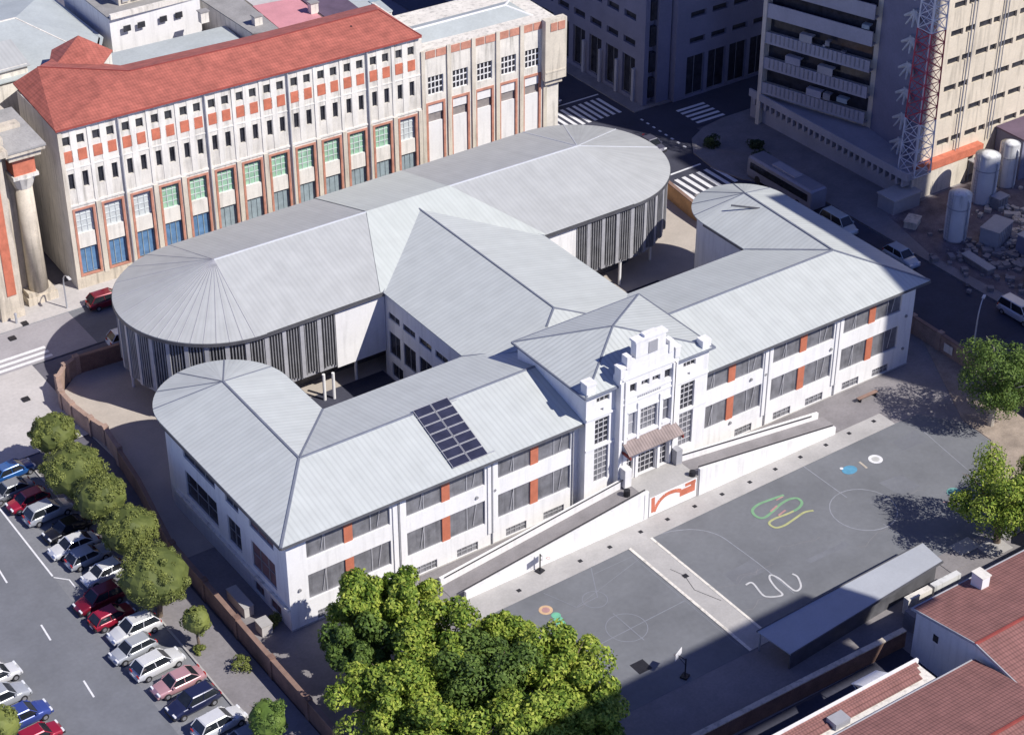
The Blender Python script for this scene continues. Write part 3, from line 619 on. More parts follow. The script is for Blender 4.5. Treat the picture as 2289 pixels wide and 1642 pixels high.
def outline(r, step):
    pts = []; n = int((sx1-sx0)/step)
    for i in range(n+1): x = sx0+(sx1-sx0)*i/n; pts.append((x, sy-r, -90))
    k = int(math.pi*r/step)
    for i in range(1, k): t = -90+180*i/k; pts.append((sx1+r*math.cos(rad(t)), sy+r*math.sin(rad(t)), t))
    for i in range(1, k): t = 90+180*i/k; pts.append((sx0+r*math.cos(rad(t)), sy+r*math.sin(rad(t)), t))
    return pts
for side in (0, 1):
    m = MB()
    for i, (x,y,t) in enumerate(outline(9.7, .30)):
        if (22.0 < x < 51.0 and t == -90) or (x > 37) != side or (abs(t-90) < 1 and 20 < x < 55): continue
        m.obox((x+.08*math.cos(rad(t)), y+.08*math.sin(rad(t))), .30, .10, 3.4+.25*math.sin(i*.9), 9.5, rad(t))
    m.build('louvre_fins', 'louvre', sc)
for i, (x,y,t) in enumerate(outline(9.7, 1.85)):
    if 21.6 < x < 51.6 and t == -90: continue
    m2 = MB(); m2.obox((x+.16*math.cos(rad(t)), y+.16*math.sin(rad(t))), .30, .42, 3.3, 9.5, rad(t)); m2.build('pale_fin', 'fin', sc)
m = MB(); m.box(21.9,27.55,28.78,29.1,2.9,9.7); m.build('oval_front_panel', 'white', sc); m = MB(); m.box(46.2,51.2,28.78,29.1,2.9,9.7); m.build('oval_front_panel', 'white', sc)
for x, y in ((20.0,28.4),(20.9,28.1),(16,30.0),(24.5,29.8),(57.5,29.2),(53,29.8),(48.5,29.8),(9.5,31.5),(6,35.5),(5.5,41.5),(63.5,31.5),(66.6,35.5)):
    m = MB(); m.tube((x,y,0),(x,y,3.05),.16,n=10); m.build('column', 'white', sc)
m = MB()
for p, q_ in ((A,B_),(A,W1),(E1,B_),(I1,I2),(W2,I1),(E2,I2)): m.strip((*p[:2],9.84), (*q_[:2],9.84), .24, .10)
m.build('gutter', 'gutter', sc)
m = MB(); m.tube((60.5,33,0.2),(63.5,28.2,.2),.12,n=6)
# solar array on the front slope
zf = lambda y: 10+(y+.85)/7.65*1.88
so = tag(empty('solar_array', (16.6,-.2,10.2)), 'block of fourteen dark solar panels on the left part of the school roof', 'solar panels'); so.location = (0,0,0)
for i in range(2):
    for j in range(7):
        x0 = 16.55+i*1.85+0; y0 = -.15+j*1.03; sk = .0; m = MB()
        pts = [(x0+.07*j,y0,zf(y0)+.16),(x0+1.75+.07*j,y0,zf(y0)+.16),(x0+1.75+.07*j+.06,y0+.94,zf(y0+.94)+.16),(x0+.07*j+.06,y0+.94,zf(y0+.94)+.16)]
        m.slope(pts, X, .05); pn = m.build('solar_panel', 'solar', so)
        m = MB()
        for k in (0,1,2,3): m.strip(pts[k], pts[(k+1)%4], .07, .012)
        m.build('panel_frame', 'mull', pn)
m = MB(); m.box(16.5,20.9,-.1,0,zf(0)+.02,zf(0)+.1); m.box(16.9,21.3,6.4,6.5,zf(6.4)+.02,zf(6.4)+.1); m.build('mounting_rail', 'metal', so)
m = MB(); m.box(69.1,69.3,18.2,18.4,11.0,11.35)
# thin dark bar on the right wing roof
m = MB(); m.tube(G(1634,459,11.72), G(1706,467,11.62), .10, n=6); tag(m.build('roof_dark_bar','gutter'), 'thin dark bar across the right wing roof near its rounded end', 'pipe')

# ================================================================== entrance ramp
rp = tag(empty('entrance_ramp'), 'double concrete ramp with white parapets climbing to the school entrance', 'ramp')
m = MB()
def wedge(mb, x0, z0, x1, z1, y0, y1, zb=-.05): mb.add([(x0,y0,zb),(x1,y0,zb),(x1,y1,zb),(x0,y1,zb),(x0,y0,z0),(x1,y0,z1),(x1,y1,z1),(x0,y1,z0)], [(0,3,2,1),(4,5,6,7),(0,1,5,4),(1,2,6,5),(2,3,7,6),(3,0,4,7)])
wedge(m, 13.5, .02, 34.3, 2.25, -4.85, -2.15); wedge(m, 40.3, 2.25, 58.5, .02, -4.85, -2.15); m.build('ramp_floor', 'ramp', rp)
m = MB(); m.box(34.3,40.3,-5.0,-1.1,0,2.27); m.build('landing', 'conc', rp)
m = MB(); wedge(m, 14.4, .85, 34.4, 3.1, -5.1, -4.8); wedge(m, 40.4, 3.05, 57.5, .85, -5.1, -4.8); m.build('outer_parapet', 'white', rp)
m = MB(); wedge(m, 13.6, .85, 33.4, 3.0, -2.3, -2.0); wedge(m, 40.3, 3.0, 57.8, .8, -2.3, -2.0); m.build('inner_parapet', 'white', rp)
for x0, x1, za, zb_ in ((14.5,34.2,.95,3.2),(40.5,57.4,3.15,.95)):  # black rails stand in for the shadow lines inside the parapets
    m = MB(); m.tube((x0,-4.72,za-.05),(x1,-4.72,zb_-.05),.06,n=6)
    for k in range(9): t = k/8; m.tube((x0+(x1-x0)*t,-4.72,za+(zb_-za)*t-.6),(x0+(x1-x0)*t,-4.72,za+(zb_-za)*t-.05),.03,n=4)
    m.build('shadow_rail', 'black', rp)
    m = MB(); m.tube((x0-.5,-2.38,za-.05),(x1-.6,-2.38,zb_-.08),.06,n=6); m.build('shadow_rail', 'black', rp)
m = MB(); m.box(34.55,40.1,-5.06,-5.0,.1,2.2); mu = m.build('mural_panel', 'white', rp)
mv = lambda pts, wd: [MB()]
def vline(pts, wd, y, m):                                # painted stroke on the vertical mural
    for i in range(len(pts)-1):
        p, q_ = Vector(pts[i]), Vector(pts[i+1]); d = (q_-p).normalized(); t = Vector((-d.y,d.x))*wd/2
        m.poly([(p.x-t.x,y,p.y-t.y),(q_.x-t.x,y,q_.y-t.y),(q_.x+t.x,y,q_.y+t.y),(p.x+t.x,y,p.y+t.y)])
m = MB(); vline([(34.95,2.15),(35.0,.45)], .42, -5.064, m); vline([(35.1,.45),(35.35,1.0),(35.75,1.5),(36.3,1.82),(36.9,1.9),(37.7,1.8),(38.2,1.55)], .42, -5.068, m); vline([(38.1,1.25),(39.9,1.25)], .75, -5.072, m); vline([(38.7,1.95),(39.95,1.95)], .35, -5.074, m); vline([(39.65,2.15),(39.65,.9)], .5, -5.076, m)
m.build('mural_stroke', 'terra', mu)
for x in (33.9,34.4,40.2): 
    m = MB(); m.box(x,x+.05,-5.13,-5.1,.1,2.9); m.build('joint', 'fin', rp)
for i, (x, y) in enumerate([(33.2,-3.4),(39.9,-4.6)]):
    m = MB(); m.tube((x,y,2.1),(x,y,2.75),.32,.3,n=10); tag(m.build('litter_bin','black'), ['black bin on the ramp just left of the entrance landing','black bin at the front right corner of the entrance landing'][i], 'bin', 'bins by the entrance')
# basketball hoops
def hoop(px, py, ang, label):
    g = G(px, py); t = tag(empty('basketball_hoop', (g.x,g.y,0), ang), label, 'basketball hoop', 'basketball hoops on the court'); t.scale = (.68,.68,.68)
    m = MB(); m.tube((0,0,0),(0,0,2.9),.09,n=8); m.tube((0,0,2.7),(1.0,0,3.0),.06,n=6); m.tube((0,0,1.9),(1.0,0,2.8),.04,n=6); m.build('post','black',t)
    m = MB(); m.box(1.0,1.06,-.85,.85,2.75,3.7); m.build('backboard','white',t)
    m = MB(); 
    for k in range(12): a, c = 2*math.pi*k/12, 2*math.pi*(k+1)/12; m.tube((1.35+.23*math.cos(a),.23*math.sin(a),2.95),(1.35+.23*math.cos(c),.23*math.sin(c),2.95),.025,n=4)
    m.build('rim','orange',t)
    m = MB(); m.box(-.45,.45,-.5,.5,0,.25); m.build('base','black',t)
hoop(1207, 1277, rad(-75), 'basketball hoop on a black post beside the ramp wall')
hoop(1531, 1512, rad(115), 'basketball hoop with white board at the shaded lower edge of the court')

# ================================================================== boundary walls
def wallpath(name, pts, h, th, m_, label, cap='coping', posts=True, grp=None):
    t = tag(empty(name), label, 'wall', grp); mb = MB(); mc = MB()
    for i in range(len(pts)-1):
        p, q_ = Vector(pts[i]), Vector(pts[i+1]); d = q_-p; L = d.length; a = math.atan2(d.y,d.x); c = (p+q_)/2
        mb.obox(c, L+(th*.5 if i < len(pts)-2 else 0), th, -.05, h+.002*(i%2), a); mc.obox(c, L+.05, th+.12, h+.002*(i%2), h+.11+.003*(i%2), a)
    mb.build('wall_panel', m_, t); mc.build('coping', cap, t)
    if posts:
        for p in pts[::1]:
            m = MB(); m.obox(p, th+.22, th+.22, -.05, h+.28); m.build('pier', m_, t)
    return t
wallpath('brick_wall', [(-3.9,14.2),(-3.98,8),(-4.05,2),(-4.1,-4),(-4.1,-10),(-4.1,-16),(-4.1,-40)], 2.0, .32, 'brick', 'long straight reddish brick wall between the parked cars street and the school')
wallpath('brick_wall', [(-3.9,14.4),(-2.9,20),(-2.1,24.5),(-1.5,29.9)], 1.9, .3, 'brick', 'bent stretch of brick wall beside the clipped street trees', posts=False)
wallpath('curved_wall', [(-1.4,30.2),(-1.0,34),(-1.5,36.2),(-1.95,39.5),(-1.9,42),(-1.1,44.6),(.4,46.2),(1.9,46.9)], 1.9, .35, 'brick_p', 'curving pinkish yard wall at the corner beside the oval block', 'brick_p')
wallpath('brick_wall', [(2.0,46.9),(10,46.4),(20,46.2)], 1.9, .3, 'brick', 'straight brick wall running under the left end of the oval roof', posts=False)
wallpath('orange_wall', [(74.3,45.2),(74.1,41.6),(73.4,36.4),(73.2,30)], 2.0, .35, 'ochre', 'orange brown wall beside the zebra crossing behind the school', 'coping', posts=False)
wallpath('brick_wall', [(76.6,12),(76.7,4),(76.6,0),(76.4,-6),(76.0,-12),(75.2,-20)], 1.9, .35, 'brick_p', 'pinkish graffiti wall between the right end of the school and the street', 'coping')
m = MB(); g = (76.45,-1.2); m.box(76.18,76.2,-2.2,-1.0,.55,1.5); o_ = m.build('painted_sign','white2'); tag(o_, 'pale painted panel on the pinkish wall right of the school', 'sign')
wallpath('garden_wall', [(41.2,-31.0),(34,-30.9),(27.2,-30.8),(18,-30.7),(12,-30.7)], 1.7, .4, 'brick', 'dark brown wall along the shaded back edge of the court', 'stone', posts=False)
wallpath('ochre_wall', [(74.8,-20.2),(70,-21.5),(64,-25),(60,-28.5)], 1.8, .4, 'ochre', 'ochre wall at the right edge behind the big tree', 'coping', posts=False)
# low shelter along the court
sh = tag(empty('court_shelter'), 'long low shelter with pale flat sheet roof along the lower edge of the court', 'shelter')
zs_ = 2.1; c4 = [G(1692,1410,zs_), G(2062,1212,zs_), G(2108,1254,zs_), G(1768,1462,zs_)]
m = MB(); m.slope([Vector(c) for c in c4], X, .12); m.build('roof', 'steelblue', sh)
m = MB(); m.strip(c4[0]-Vector((0,0,.03)), c4[1]-Vector((0,0,.03)), .14, .09); m.strip(c4[3]-Vector((0,0,.03)), c4[2]-Vector((0,0,.03)), .14, .09); m.build('roof_edge', 'gutter', sh)
m = MB(); mid = lambda t: c4[3].lerp(c4[2], t)
q0, q1 = mid(.02), mid(.98); m.prism([(q0.x,q0.y+.5),(q0.x,q0.y+.35),(q1.x,q1.y+.35),(q1.x,q1.y+.5)], 0, zs_-.13); m.build('rear_wall', 'louvre_d', sh)  # dark colour puts shade onto this sun-facing wall
for k in range(6):
    p = c4[0].lerp(c4[1], .01+.196*k); m = MB(); m.box(p.x,p.x+.12,p.y-.25,p.y-.13,0,zs_-.14); m.build('post', 'metal', sh)
t = tag(empty('lean_to'), 'narrow pale lean to roof behind the court shelter', 'shed'); m = MB(); m.box(44.2,47.0,-28.5,-27.9,0,1.7); m.build('roof','white2',t); m = MB(); m.box(47.4,50.6,-28.4,-27.8,0,1.6); m.build('roof','tank',t)
m = MB(); m.box(43,51.5,-30.4,-29.2,0,1.7); m.build('wall','pave_g',t)

# ================================================================== lower right houses
def slopehouse(name, label, x0, x1, ye, yr, yf, ze, zr, wallm, roofm):
    t = tag(empty(name), label, 'house', 'tiled houses at the lower right'); m = MB()
    m.box(x0+.3, x1, yf+.3, ye-.3, 0, ze-.05); m.add([(x0+.3,ye-.3,ze-.05),(x0+.3,yf+.3,ze-.05),(x0+.3,yr,zr-.1),(x1,ye-.3,ze-.05),(x1,yf+.3,ze-.05),(x1,yr,zr-.1)], [(0,2,1),(3,4,5),(0,3,5,2),(1,2,5,4)])
    m.build('wall', wallm, t); m = MB()
    m.slope([(x1,ye,ze),(x0,ye,ze),(x0,yr,zr),(x1,yr,zr)], X, .14); m.slope([(x0,yf,ze),(x1,yf,ze),(x1,yr,zr),(x0,yr,zr)], X, .14)
    m.build('tile_roof', roofm, t)
    m = MB(); m.strip((x0,yr,zr+.03),(x1,yr,zr+.03),.3,.08); m.build('ridge_tiles', 'redroof', t)
    m = MB(); m.strip((x0+.04,ye,ze),(x0+.04,yr,zr),.16,.1); m.strip((x0+.04,yf,ze),(x0+.04,yr,zr),.16,.1); m.build('verge', 'fin', t)
    m = MB(); m.tube((x0,ye+.08,ze-.06),(x1,ye+.08,ze-.06),.09,n=6); m.build('gutter', 'fin', t)
    return t
h1 = slopehouse('tiled_house', 'white gabled house with reddish tile roof below the right hand tree', 40.6, 70, -32.0, -38.9, -45.5, 5.0, 6.15, 'white', 'tile2')
h2 = slopehouse('tiled_house', 'weathered tile roofed house in the bottom right corner', 22.0, 40.4, -39.3, -47.0, -54.5, 5.0, 6.3, 'white2', 'tile2')
for y in (-34.5,-41.2):
    m = MB(); m.box(40.86,40.9,y-.45,y+.1,3.2,3.9); m.build('window','dark',h1)
b = tag(empty('roof_dormer'), 'small white chimney structure on the reddish tile roof edge', 'chimney'); g = G(2190,1305,5.3)
m = MB(); m.obox((g.x,g.y), .9, 1.2, 4.8, 6.4); m.build('shaft','white',b); m = MB(); m.obox((g.x,g.y), 1.05, 1.35, 6.4, 6.5); m.build('cap','white2',b)
t = tag(empty('flat_building'), 'low building with white roof edge and reddish roof strips beside the dark yard', 'building')
m = MB(); m.box(12,36.6,-38.9,-36.6,0,4.6); m.build('wall','white2',t)
m = MB(); m.box(12,36.7,-36.75,-36.5,4.6,5.0); m.build('parapet','white',t)
m = MB()
for i, y in enumerate((-37.15,-37.75,-38.35)): m.slope([(12,y,4.75-.02*i),(36.4-i*.4,y,4.75-.02*i),(36.4-i*.4,y+.5,4.9-.02*i),(12,y+.5,4.9-.02*i)], X, .05)
m.build('roof_strips','tile2',t)
m = MB(); m.box(26,27.5,-38.7,-37.6,4.6,5.2); m.build('roof_box','mull',t)
t = tag(empty('canopy'), 'small pale awning on the wall of the low building above the dark yard', 'awning'); m = MB(); m.slope([(30.9,-35.2,4.3),(30.9,-36.5,5.0),(33.6,-36.5,5.0),(33.6,-35.2,4.3)], X, .06); m.build('sheet','white',t); m = MB()
for x in (31,33.5): m.tube((x,-36.5,3.6),(x,-35.3,4.25),.04,n=5)
m.build('arm','metal',t)

# ================================================================== terracotta banded building
ob = tag(empty('banded_building'), 'long white and terracotta facade block with orange tile roof behind the school', 'building')
AN = rad(-2.25); OF = ((8.8,61.8),(math.cos(AN),math.sin(AN)),(math.sin(AN),-math.cos(AN)))
U = lambda a, n, z: (OF[0][0]+OF[1][0]*a+OF[2][0]*n, OF[0][1]+OF[1][1]*a+OF[2][1]*n, z)
NB = 13; pit = 3.31; ops = []; W1_, W2_, BIG = [], [], []
for i in range(NB):
    a = .35+i*pit
    for k in (0.15, 1.72):
        W1_.append((a+k,a+k+.82,17.1,18.15)); W2_.append((a+k+.12,a+k+.76,12.0,13.85))
    BIG.append((a+.2,a+2.75,1.5,9.7))
UW = 43.35; G5 = []; GB = []
for i in range(5):
    a = UW+.55+i*3.32; G5.append((a+.45,a+2.5,11.5,13.8)); GB.append((a+.1,a+2.7,1.5,10.6))
m = MB(); wallgrid(m, OF, UW, 0, 19.3, W1_+W2_+BIG, .45); 
wallgrid(m, ((U(UW,0,0)[0],U(UW,0,0)[1]),OF[1],OF[2]), 62.4-UW, 0, 17.1, [(a-UW,b_-UW,c,d) for a,b_,c,d in G5+GB], .45)
m.fbox(OF, .02, 62.3, -11, -.55, 0, 16.9); m.fbox(OF, .03, UW-.02, -10, -.56, 16.8, 19.2)
m.fbox(OF, 0, .02, -11, 0, 0, 19.25); m.fbox(OF, UW, UW+.3, -11, 0, 17.0, 19.25)
m.build('wall', 'white2', ob)
m = MB(); m.fbox(OF, .0, 62.4, .02, .12, 0, 1.3); m.fbox(OF, .0, 62.4, .02, .07, 1.3, 1.45); m.build('plinth', 'stone', ob)
m = MB()
for i in range(NB+1):
    a = .35+i*pit-.42; m.fbox(OF, max(0,a), a+.5, 0, .16, 1.3, 10.0 if i else 19.2)
for i in range(1,6): a = UW+.3+i*3.32-.1; m.fbox(OF, a, a+.5, 0, .2, 1.3, 17.25)
m.fbox(OF, UW+.1, UW+.55, 0, .2, 1.3, 17.25); m.build('pilaster', 'cream', ob)
m = MB()
for i in range(NB): 
    a = .35+i*pit; m.fbox(OF, a+.98, a+1.68, 0, .05, 10.2, 19.1); 
    if i: m.fbox(OF, a-.42, a-.05, 0, .09, 10.1, 19.2)
m.fbox(OF, .0, UW, 0, .10, 10.0, 10.22); m.fbox(OF, 0, UW, 0, .06, 14.35, 14.5)
m.build('facade_strip', 'warmwhite', ob)
for i in (2,5,8,11): a = .35+i*pit-.3; m = MB(); m.tube(U(a,.2,1.4), U(a,.2,19.2), .10, n=6); m.build('downpipe', 'fin', ob)
for a,b_,c,d in W1_: window(ob, OF, a, b_, c, d, .3, 1, 1, 'dark', 'frame', .05, full=False)
for a,b_,c,d in W2_: window(ob, OF, a, b_, c, d, .3, 1, 1, 'dark', 'frame', .05, full=False)
for a,b_,c,d in W1_:
    m = MB(); m.fbox(OF, a-.1, b_+.1, 0, .05, 15.2, 16.5); m.build('terracotta_panel', 'terra', ob)
for i, (a,b_,c,d) in enumerate(BIG):
    m = MB(); m.fbox(OF, a, a+.26, -.2, .06, c, d); m.fbox(OF, b_-.26, b_, -.2, .06, c, d); m.fbox(OF, a+.26, b_-.26, -.2, .058, d-.25, d); m.fbox(OF, a+.26, b_-.26, -.2, .057, c, c+.18); m.build('terracotta_surround', 'trim', ob)
    m = MB(); m.fbox(OF, a+.3, b_-.3, -.40, -.1, 4.85, 6.6); m.build('white_panel', 'warmwhite', ob)
    gm = 'palep' if i < 3 or i == 12 else 'greenp'
    window(ob, OF, a+.26, b_-.26, 6.6, 9.45, .4, 3, 4, gm, 'palep', .08, name='upper_window')
    window(ob, OF, a+.26, b_-.26, 1.68, 4.85, .4, 3, 1, 'bluep' if i < 5 else 'tealp', 'tealp', .08, name='lower_window')
for i, (a,b_,c,d) in enumerate(GB):
    m = MB(); m.fbox(OF, a, a+.28, -.2, .06, c, d); m.fbox(OF, b_-.28, b_, -.2, .06, c, d); m.fbox(OF, a+.28, b_-.28, -.2, .058, d-.3, d); m.build('terracotta_surround', 'trim', ob)
    m = MB(); m.fbox(OF, a+.28, b_-.28, -.42, -.12, c, 8.0); m.fbox(OF, a+.28, b_-.28, -.42, -.12, 9.15, d-.3); m.build('white_panel', 'white', ob)
    m = MB(); m.fbox(OF, a+.28, b_-.28, -.44, -.3, 8.0, 9.15); m.build('vent_grille', 'grill', ob)
for a,b_,c,d in G5: window(ob, OF, a, b_, c, d, .25, 4, 3, 'dark', 'white', .13, name='grid_window')
m = MB()
for i in range(5):
    a = UW+.75+i*3.32; m.fbox(OF, a, a+1.25, 0, .07, 16.15, 17.05); m.fbox(OF, a+1.4, a+2.7, 0, .07, 16.15, 17.05)
m.build('terracotta_band', 'trim', ob)
m = MB(); m.fbox(OF, 59.9, 62.9, 0, .9, 9.6, 17.3); m.fbox(OF, 60.2, 62.6, 0, .5, 8.9, 9.6); m.fbox(OF, 60.0, 62.8, .9, .96, 10.6, 10.8); m.build('corner_bay', 'cream', ob)
m = MB(); m.fbox(OF, 60.6, 61.5, .9, .98, 15.9, 16.9); m.fbox(OF, 61.65, 62.6, .9, .98, 15.9, 16.9); m.build('terracotta_band', 'trim', ob)
e0, e1 = U(-.2,.35,19.35), U(UW+.1,.35,19.35); r0, r1, r2, r3 = (50.2,65.6,20.9), (34.6,65.8,20.9), (19.9,67.0,20.9), (12.2,73.6,20.9)
m = MB(); ex = (OF[1][0],OF[1][1],0)
m.slope([e0,e1,r0,r1,r2], ex, .16); m.slope([e0,r2,r3,(9.6,74.6,19.35)], ex, .16)
m.build('tile_roof', 'tile', ob); m = MB()
m.slope([r0,e1,(52.5,70.4,19.35)], ex, .1); m.slope([r1,r0,(52.5,70.4,19.35),(35,70.8,19.35)], ex, .1); m.slope([r2,r1,(35,70.8,19.35),(21,72,19.35)], ex, .1); m.slope([r3,r2,(21,72,19.35),(16,78,19.35)], ex, .1); m.slope([(9.6,74.6,19.35),r3,(16,78,19.35)], ex, .1)
m.build('rear_tile_roof', 'tile', ob)
m = MB()
for p, q_ in ((r0,r1),(r1,r2),(r2,r3),(r0,e1)): m.strip(p, q_, .2, .07)
m.strip((e0[0],e0[1],19.22),(e1[0],e1[1],19.22),.2,.08)
m.build('ridge_tiles', 'redroof', ob)
for p in (G(418,156,20.1), G(225,206,20.0), G(205,171,20.4), G(785,63,20.3), G(605,107,20.2)):
    m = MB(); m.tube((p.x,p.y,p.z-.4),(p.x,p.y,p.z+.25),.14,n=8); m.build('roof_vent', 'black', ob)
m = MB(); z = 17.12
q0 = [U(UW,-.3,z-.9),U(61.8,-.3,z-.9),U(61.8,-9.5,z-.9),U(UW,-9.5,z-.9)]; ra_, rb_ = U(UW+2,-5,z+.5), U(58,-5,z+.6)
m.slope([q0[0],q0[1],rb_,ra_], ex, .1); m.slope([q0[1],q0[2],rb_], Y, .1); m.slope([q0[2],q0[3],ra_,rb_], ex, .1); m.slope([q0[3],q0[0],ra_], Y, .1)
m.build('pale_hipped_roof', 'paleroof', ob)
m = MB(); m.strip(ra_, rb_, .3, .06); m.strip(ra_, q0[0], .3, .06); m.strip(rb_, q0[1], .3, .06); m.strip(rb_, q0[2], .3, .06); m.build('pale_ridge_cap', 'white', ob)
m = MB(); m.slope([(13.0,73.6,19.4),(17.6,71.2,19.4),(19.0,78.0,21.2)], X, .1); m.slope([(17.6,71.2,19.4),(22.0,76.0,19.4),(19.0,78.0,21.2)], Y, .1); m.slope([(22,76,19.4),(16.5,80,19.4),(19,78,21.2)], X, .1); m.slope([(16.5,80,19.4),(13,73.6,19.4),(19,78,21.2)], Y, .1); m.build('rear_hip_roof', 'tile', ob)
m = MB(); m.prism([(13.2,73.6),(17.6,71.4),(21.8,76),(16.6,79.8)], 12, 19.36); m.build('rear_wall', 'white2', ob)
# ---- church like corner on the far left
ch = tag(empty('corner_pavilion'), 'ornate cream corner building with orange pilaster and column at the left edge', 'building')
m = MB(); m.box(-26,1.0,61.0,84,0,24); m.box(1.0,5.6,63.2,84,0,20.4); m.box(-.6,2.0,60.1,61.0,0,20.5); m.build('wall','stone',ch)
m = MB(); m.box(.35,1.35,60.0,60.1,3.0,18.6); m.build('orange_pilaster','terra',ch)
m = MB(); m.box(3.0,6.4,61.4,63.3,0,1.0); m.box(3.2,6.2,61.6,63.3,1.0,1.5); m.build('column_base','stone',ch)
m = MB(); m.tube((4.7,62.4,1.5),(4.7,62.4,13.8),1.05,.92,n=16); m.build('column','stone',ch,True)
m = MB(); m.tube((4.7,62.4,13.8),(4.7,62.4,15.2),.95,1.45,n=12); m.box(3.3,6.1,61.1,63.5,15.2,15.6); m.build('capital','white2',ch)
m = MB(); m.box(3.5,5.9,61.3,63.5,15.6,17.6); m.build('orange_block','terra',ch)
m = MB(); m.box(3.0,6.5,60.8,64,17.6,18.3); m.box(2.6,6.9,60.4,64.2,18.3,18.9); m.box(-2,2.6,59.6,64,18.9,19.6); m.box(-3,2.2,59.3,64,20.5,21.3); m.build('cornice','stone',ch)
m = MB(); m.slope([(2.4,60.3,18.9),(7.0,60.3,18.9),(6.0,66,21.0),(1.0,66,21.0)], X, .2); m.build('cornice_roof','greyroof',ch)
m = MB(); m.box(-1.8,-.6,60.85,61.0,1,6); m.box(-8,-4,60.9,61.0,2,9); m.build('window','dark',ch)
# ---- roofs behind the banded building
def block(name, label, pl, z0, z1, wm, rm, gable=None, cat='building'):
    t = tag(empty(name), label, cat, 'rooftops behind the banded building'); m = MB(); m.prism(pl, z0, z1); m.build('wall', wm, t)
    cx = sum(p[0] for p in pl)/len(pl); cy = sum(p[1] for p in pl)/len(pl)
    m = MB(); m.prism([(cx+(p[0]-cx)*1.02, cy+(p[1]-cy)*1.02) for p in pl], z1, z1+.15); m.build('roof', rm, t)
    return t
t = tag(empty('pale_roofed_hall'), 'large building with pale hipped roof in the top left corner', 'building', 'rooftops behind the banded building')
m = MB(); m.prism([(-8,79.5),(21.5,79.5),(24.0,84),(24.0,100),(-8,104)], 0, 17.4); m.build('wall','white2',t)
m = MB(); ap1, ap2 = (16.5,90,19.6), (-6,90,19.6)
m.slope([(-8.4,79.2,17.4),(21.6,79.2,17.4),ap1,ap2], X, .12); m.slope([(21.6,79.2,17.4),(24.4,84,17.4),(24.4,100.4,17.4),ap1], Y, .12); m.slope([(24.4,100.4,17.4),(-8.4,104.4,17.4),ap2,ap1], X, .12); m.build('roof','paleroof',t)
m = MB(); m.strip(ap1,(21.6,79.2,17.4),.25,.07); m.strip(ap1,ap2,.25,.07); m.build('ridge_cap','white2',t)
t = block('terrace_building', 'building with grey attic pavilion and white wall at the top left', [(25.2,83.6),(36.5,83.2),(36.8,97),(25.4,97)], 0, 19.6, 'white', 'greyroof')
m = MB(); m.box(25.2,36.6,83.1,83.5,19.6,20.2); m.build('parapet','white2',t)
m = MB(); m.box(27.6,35.2,86,92,19.7,22.0); m.build('attic_wall','cream',t)
m = MB(); m.box(27.2,35.6,85.4,92.6,22.0,22.3); m.build('attic_roof','greyroof',t)
AF = ((27.6,86),(1,0),(0,-1))
for k in range(6): window(t, AF, .4+k*1.2, 1.2+k*1.2, 20.1, 21.7, -.12, 1, 1, 'dark' if k == 3 else 'mull', 'cream', .05, name='attic_window')
for k, x in enumerate((26.6,28.4,31.2,33.2)):
    m = MB(); m.box(x,x+.9,83.52-.5,83.6-.46,17.8,18.5); m.build('window','dark',t)
t = tag(empty('roof_shed'), 'small lilac grey lean to roof on the big pale hipped roof at the top left', 'shed', 'rooftops behind the banded building'); m = MB(); m.box(4.0,13.4,79.9,84.2,17.4,18.6); m.build('wall','white2',t); m = MB(); m.slope([(3.8,79.6,18.5),(13.7,79.6,18.5),(13.7,84.6,19.7),(3.8,84.6,19.7)], X, .1); m.build('roof','roof_s',t)
for i, (px, py, lb) in enumerate([(455,40,'small cube chimney on the grey flat roof'),(700,20,'small chimney box at the top edge on the dark mauve roof'),(575,50,'thin vent box at the left edge of the pink roof')]):
    g = G(px, py, 18.6); t = tag(empty('chimney',(g.x,g.y,18.1)), lb, 'chimney', 'rooftops behind the banded building'); m = MB(); m.box(-.5,.5,-.4,.4,0,1.3); m.build('shaft','white2',t); m = MB(); m.box(-.6,.6,-.5,.5,1.3,1.42); m.build('cap','greyroof',t)
t = block('low_annex', 'strip of pale teal roof between the white wall and the tile roof', [(20.6,73.0),(37.2,73.6),(37.6,79.5),(23,80.2)], 0, 16.9, 'white2', 'paleroof')
t = block('grey_roofed_building', 'flat grey roof between the attic pavilion and the pink roof', [(38.0,73.5),(41,72),(42.6,96),(37.4,97)], 0, 18.2, 'white2', 'greyroof')
t = block('pink_roofed_building', 'flat pink roof behind the orange tiles', [(41.3,71.5),(46.8,71.2),(47.4,79.6),(42.0,80.4)], 0, 18.0, 'white2', 'pink')
t = block('dark_roofed_building', 'dark mauve roof right of the pink roof', [(47.2,71.3),(51.6,71.1),(52.6,86),(47.9,86)], 0, 18.1, 'white2', 'mauve')
t = block('pale_roofed_building', 'pale ribbed roof right of the dark mauve roof', [(51.9,71.1),(55.2,70.9),(57.6,92),(52.9,92)], 0, 17.6, 'white2', 'paleroof')
m = MB()
for k in range(9): m.box(54.2,55.4,74+k*1.4,74.5+k*1.4,17.76,17.86)
m.build('skylight','tealp',t)
t = block('cream_roofed_building', 'pink and cream roof at the top edge behind the pink roof', [(42.4,81),(52,80),(52.6,97),(43,98)], 0, 17.8, 'white2', 'pave')

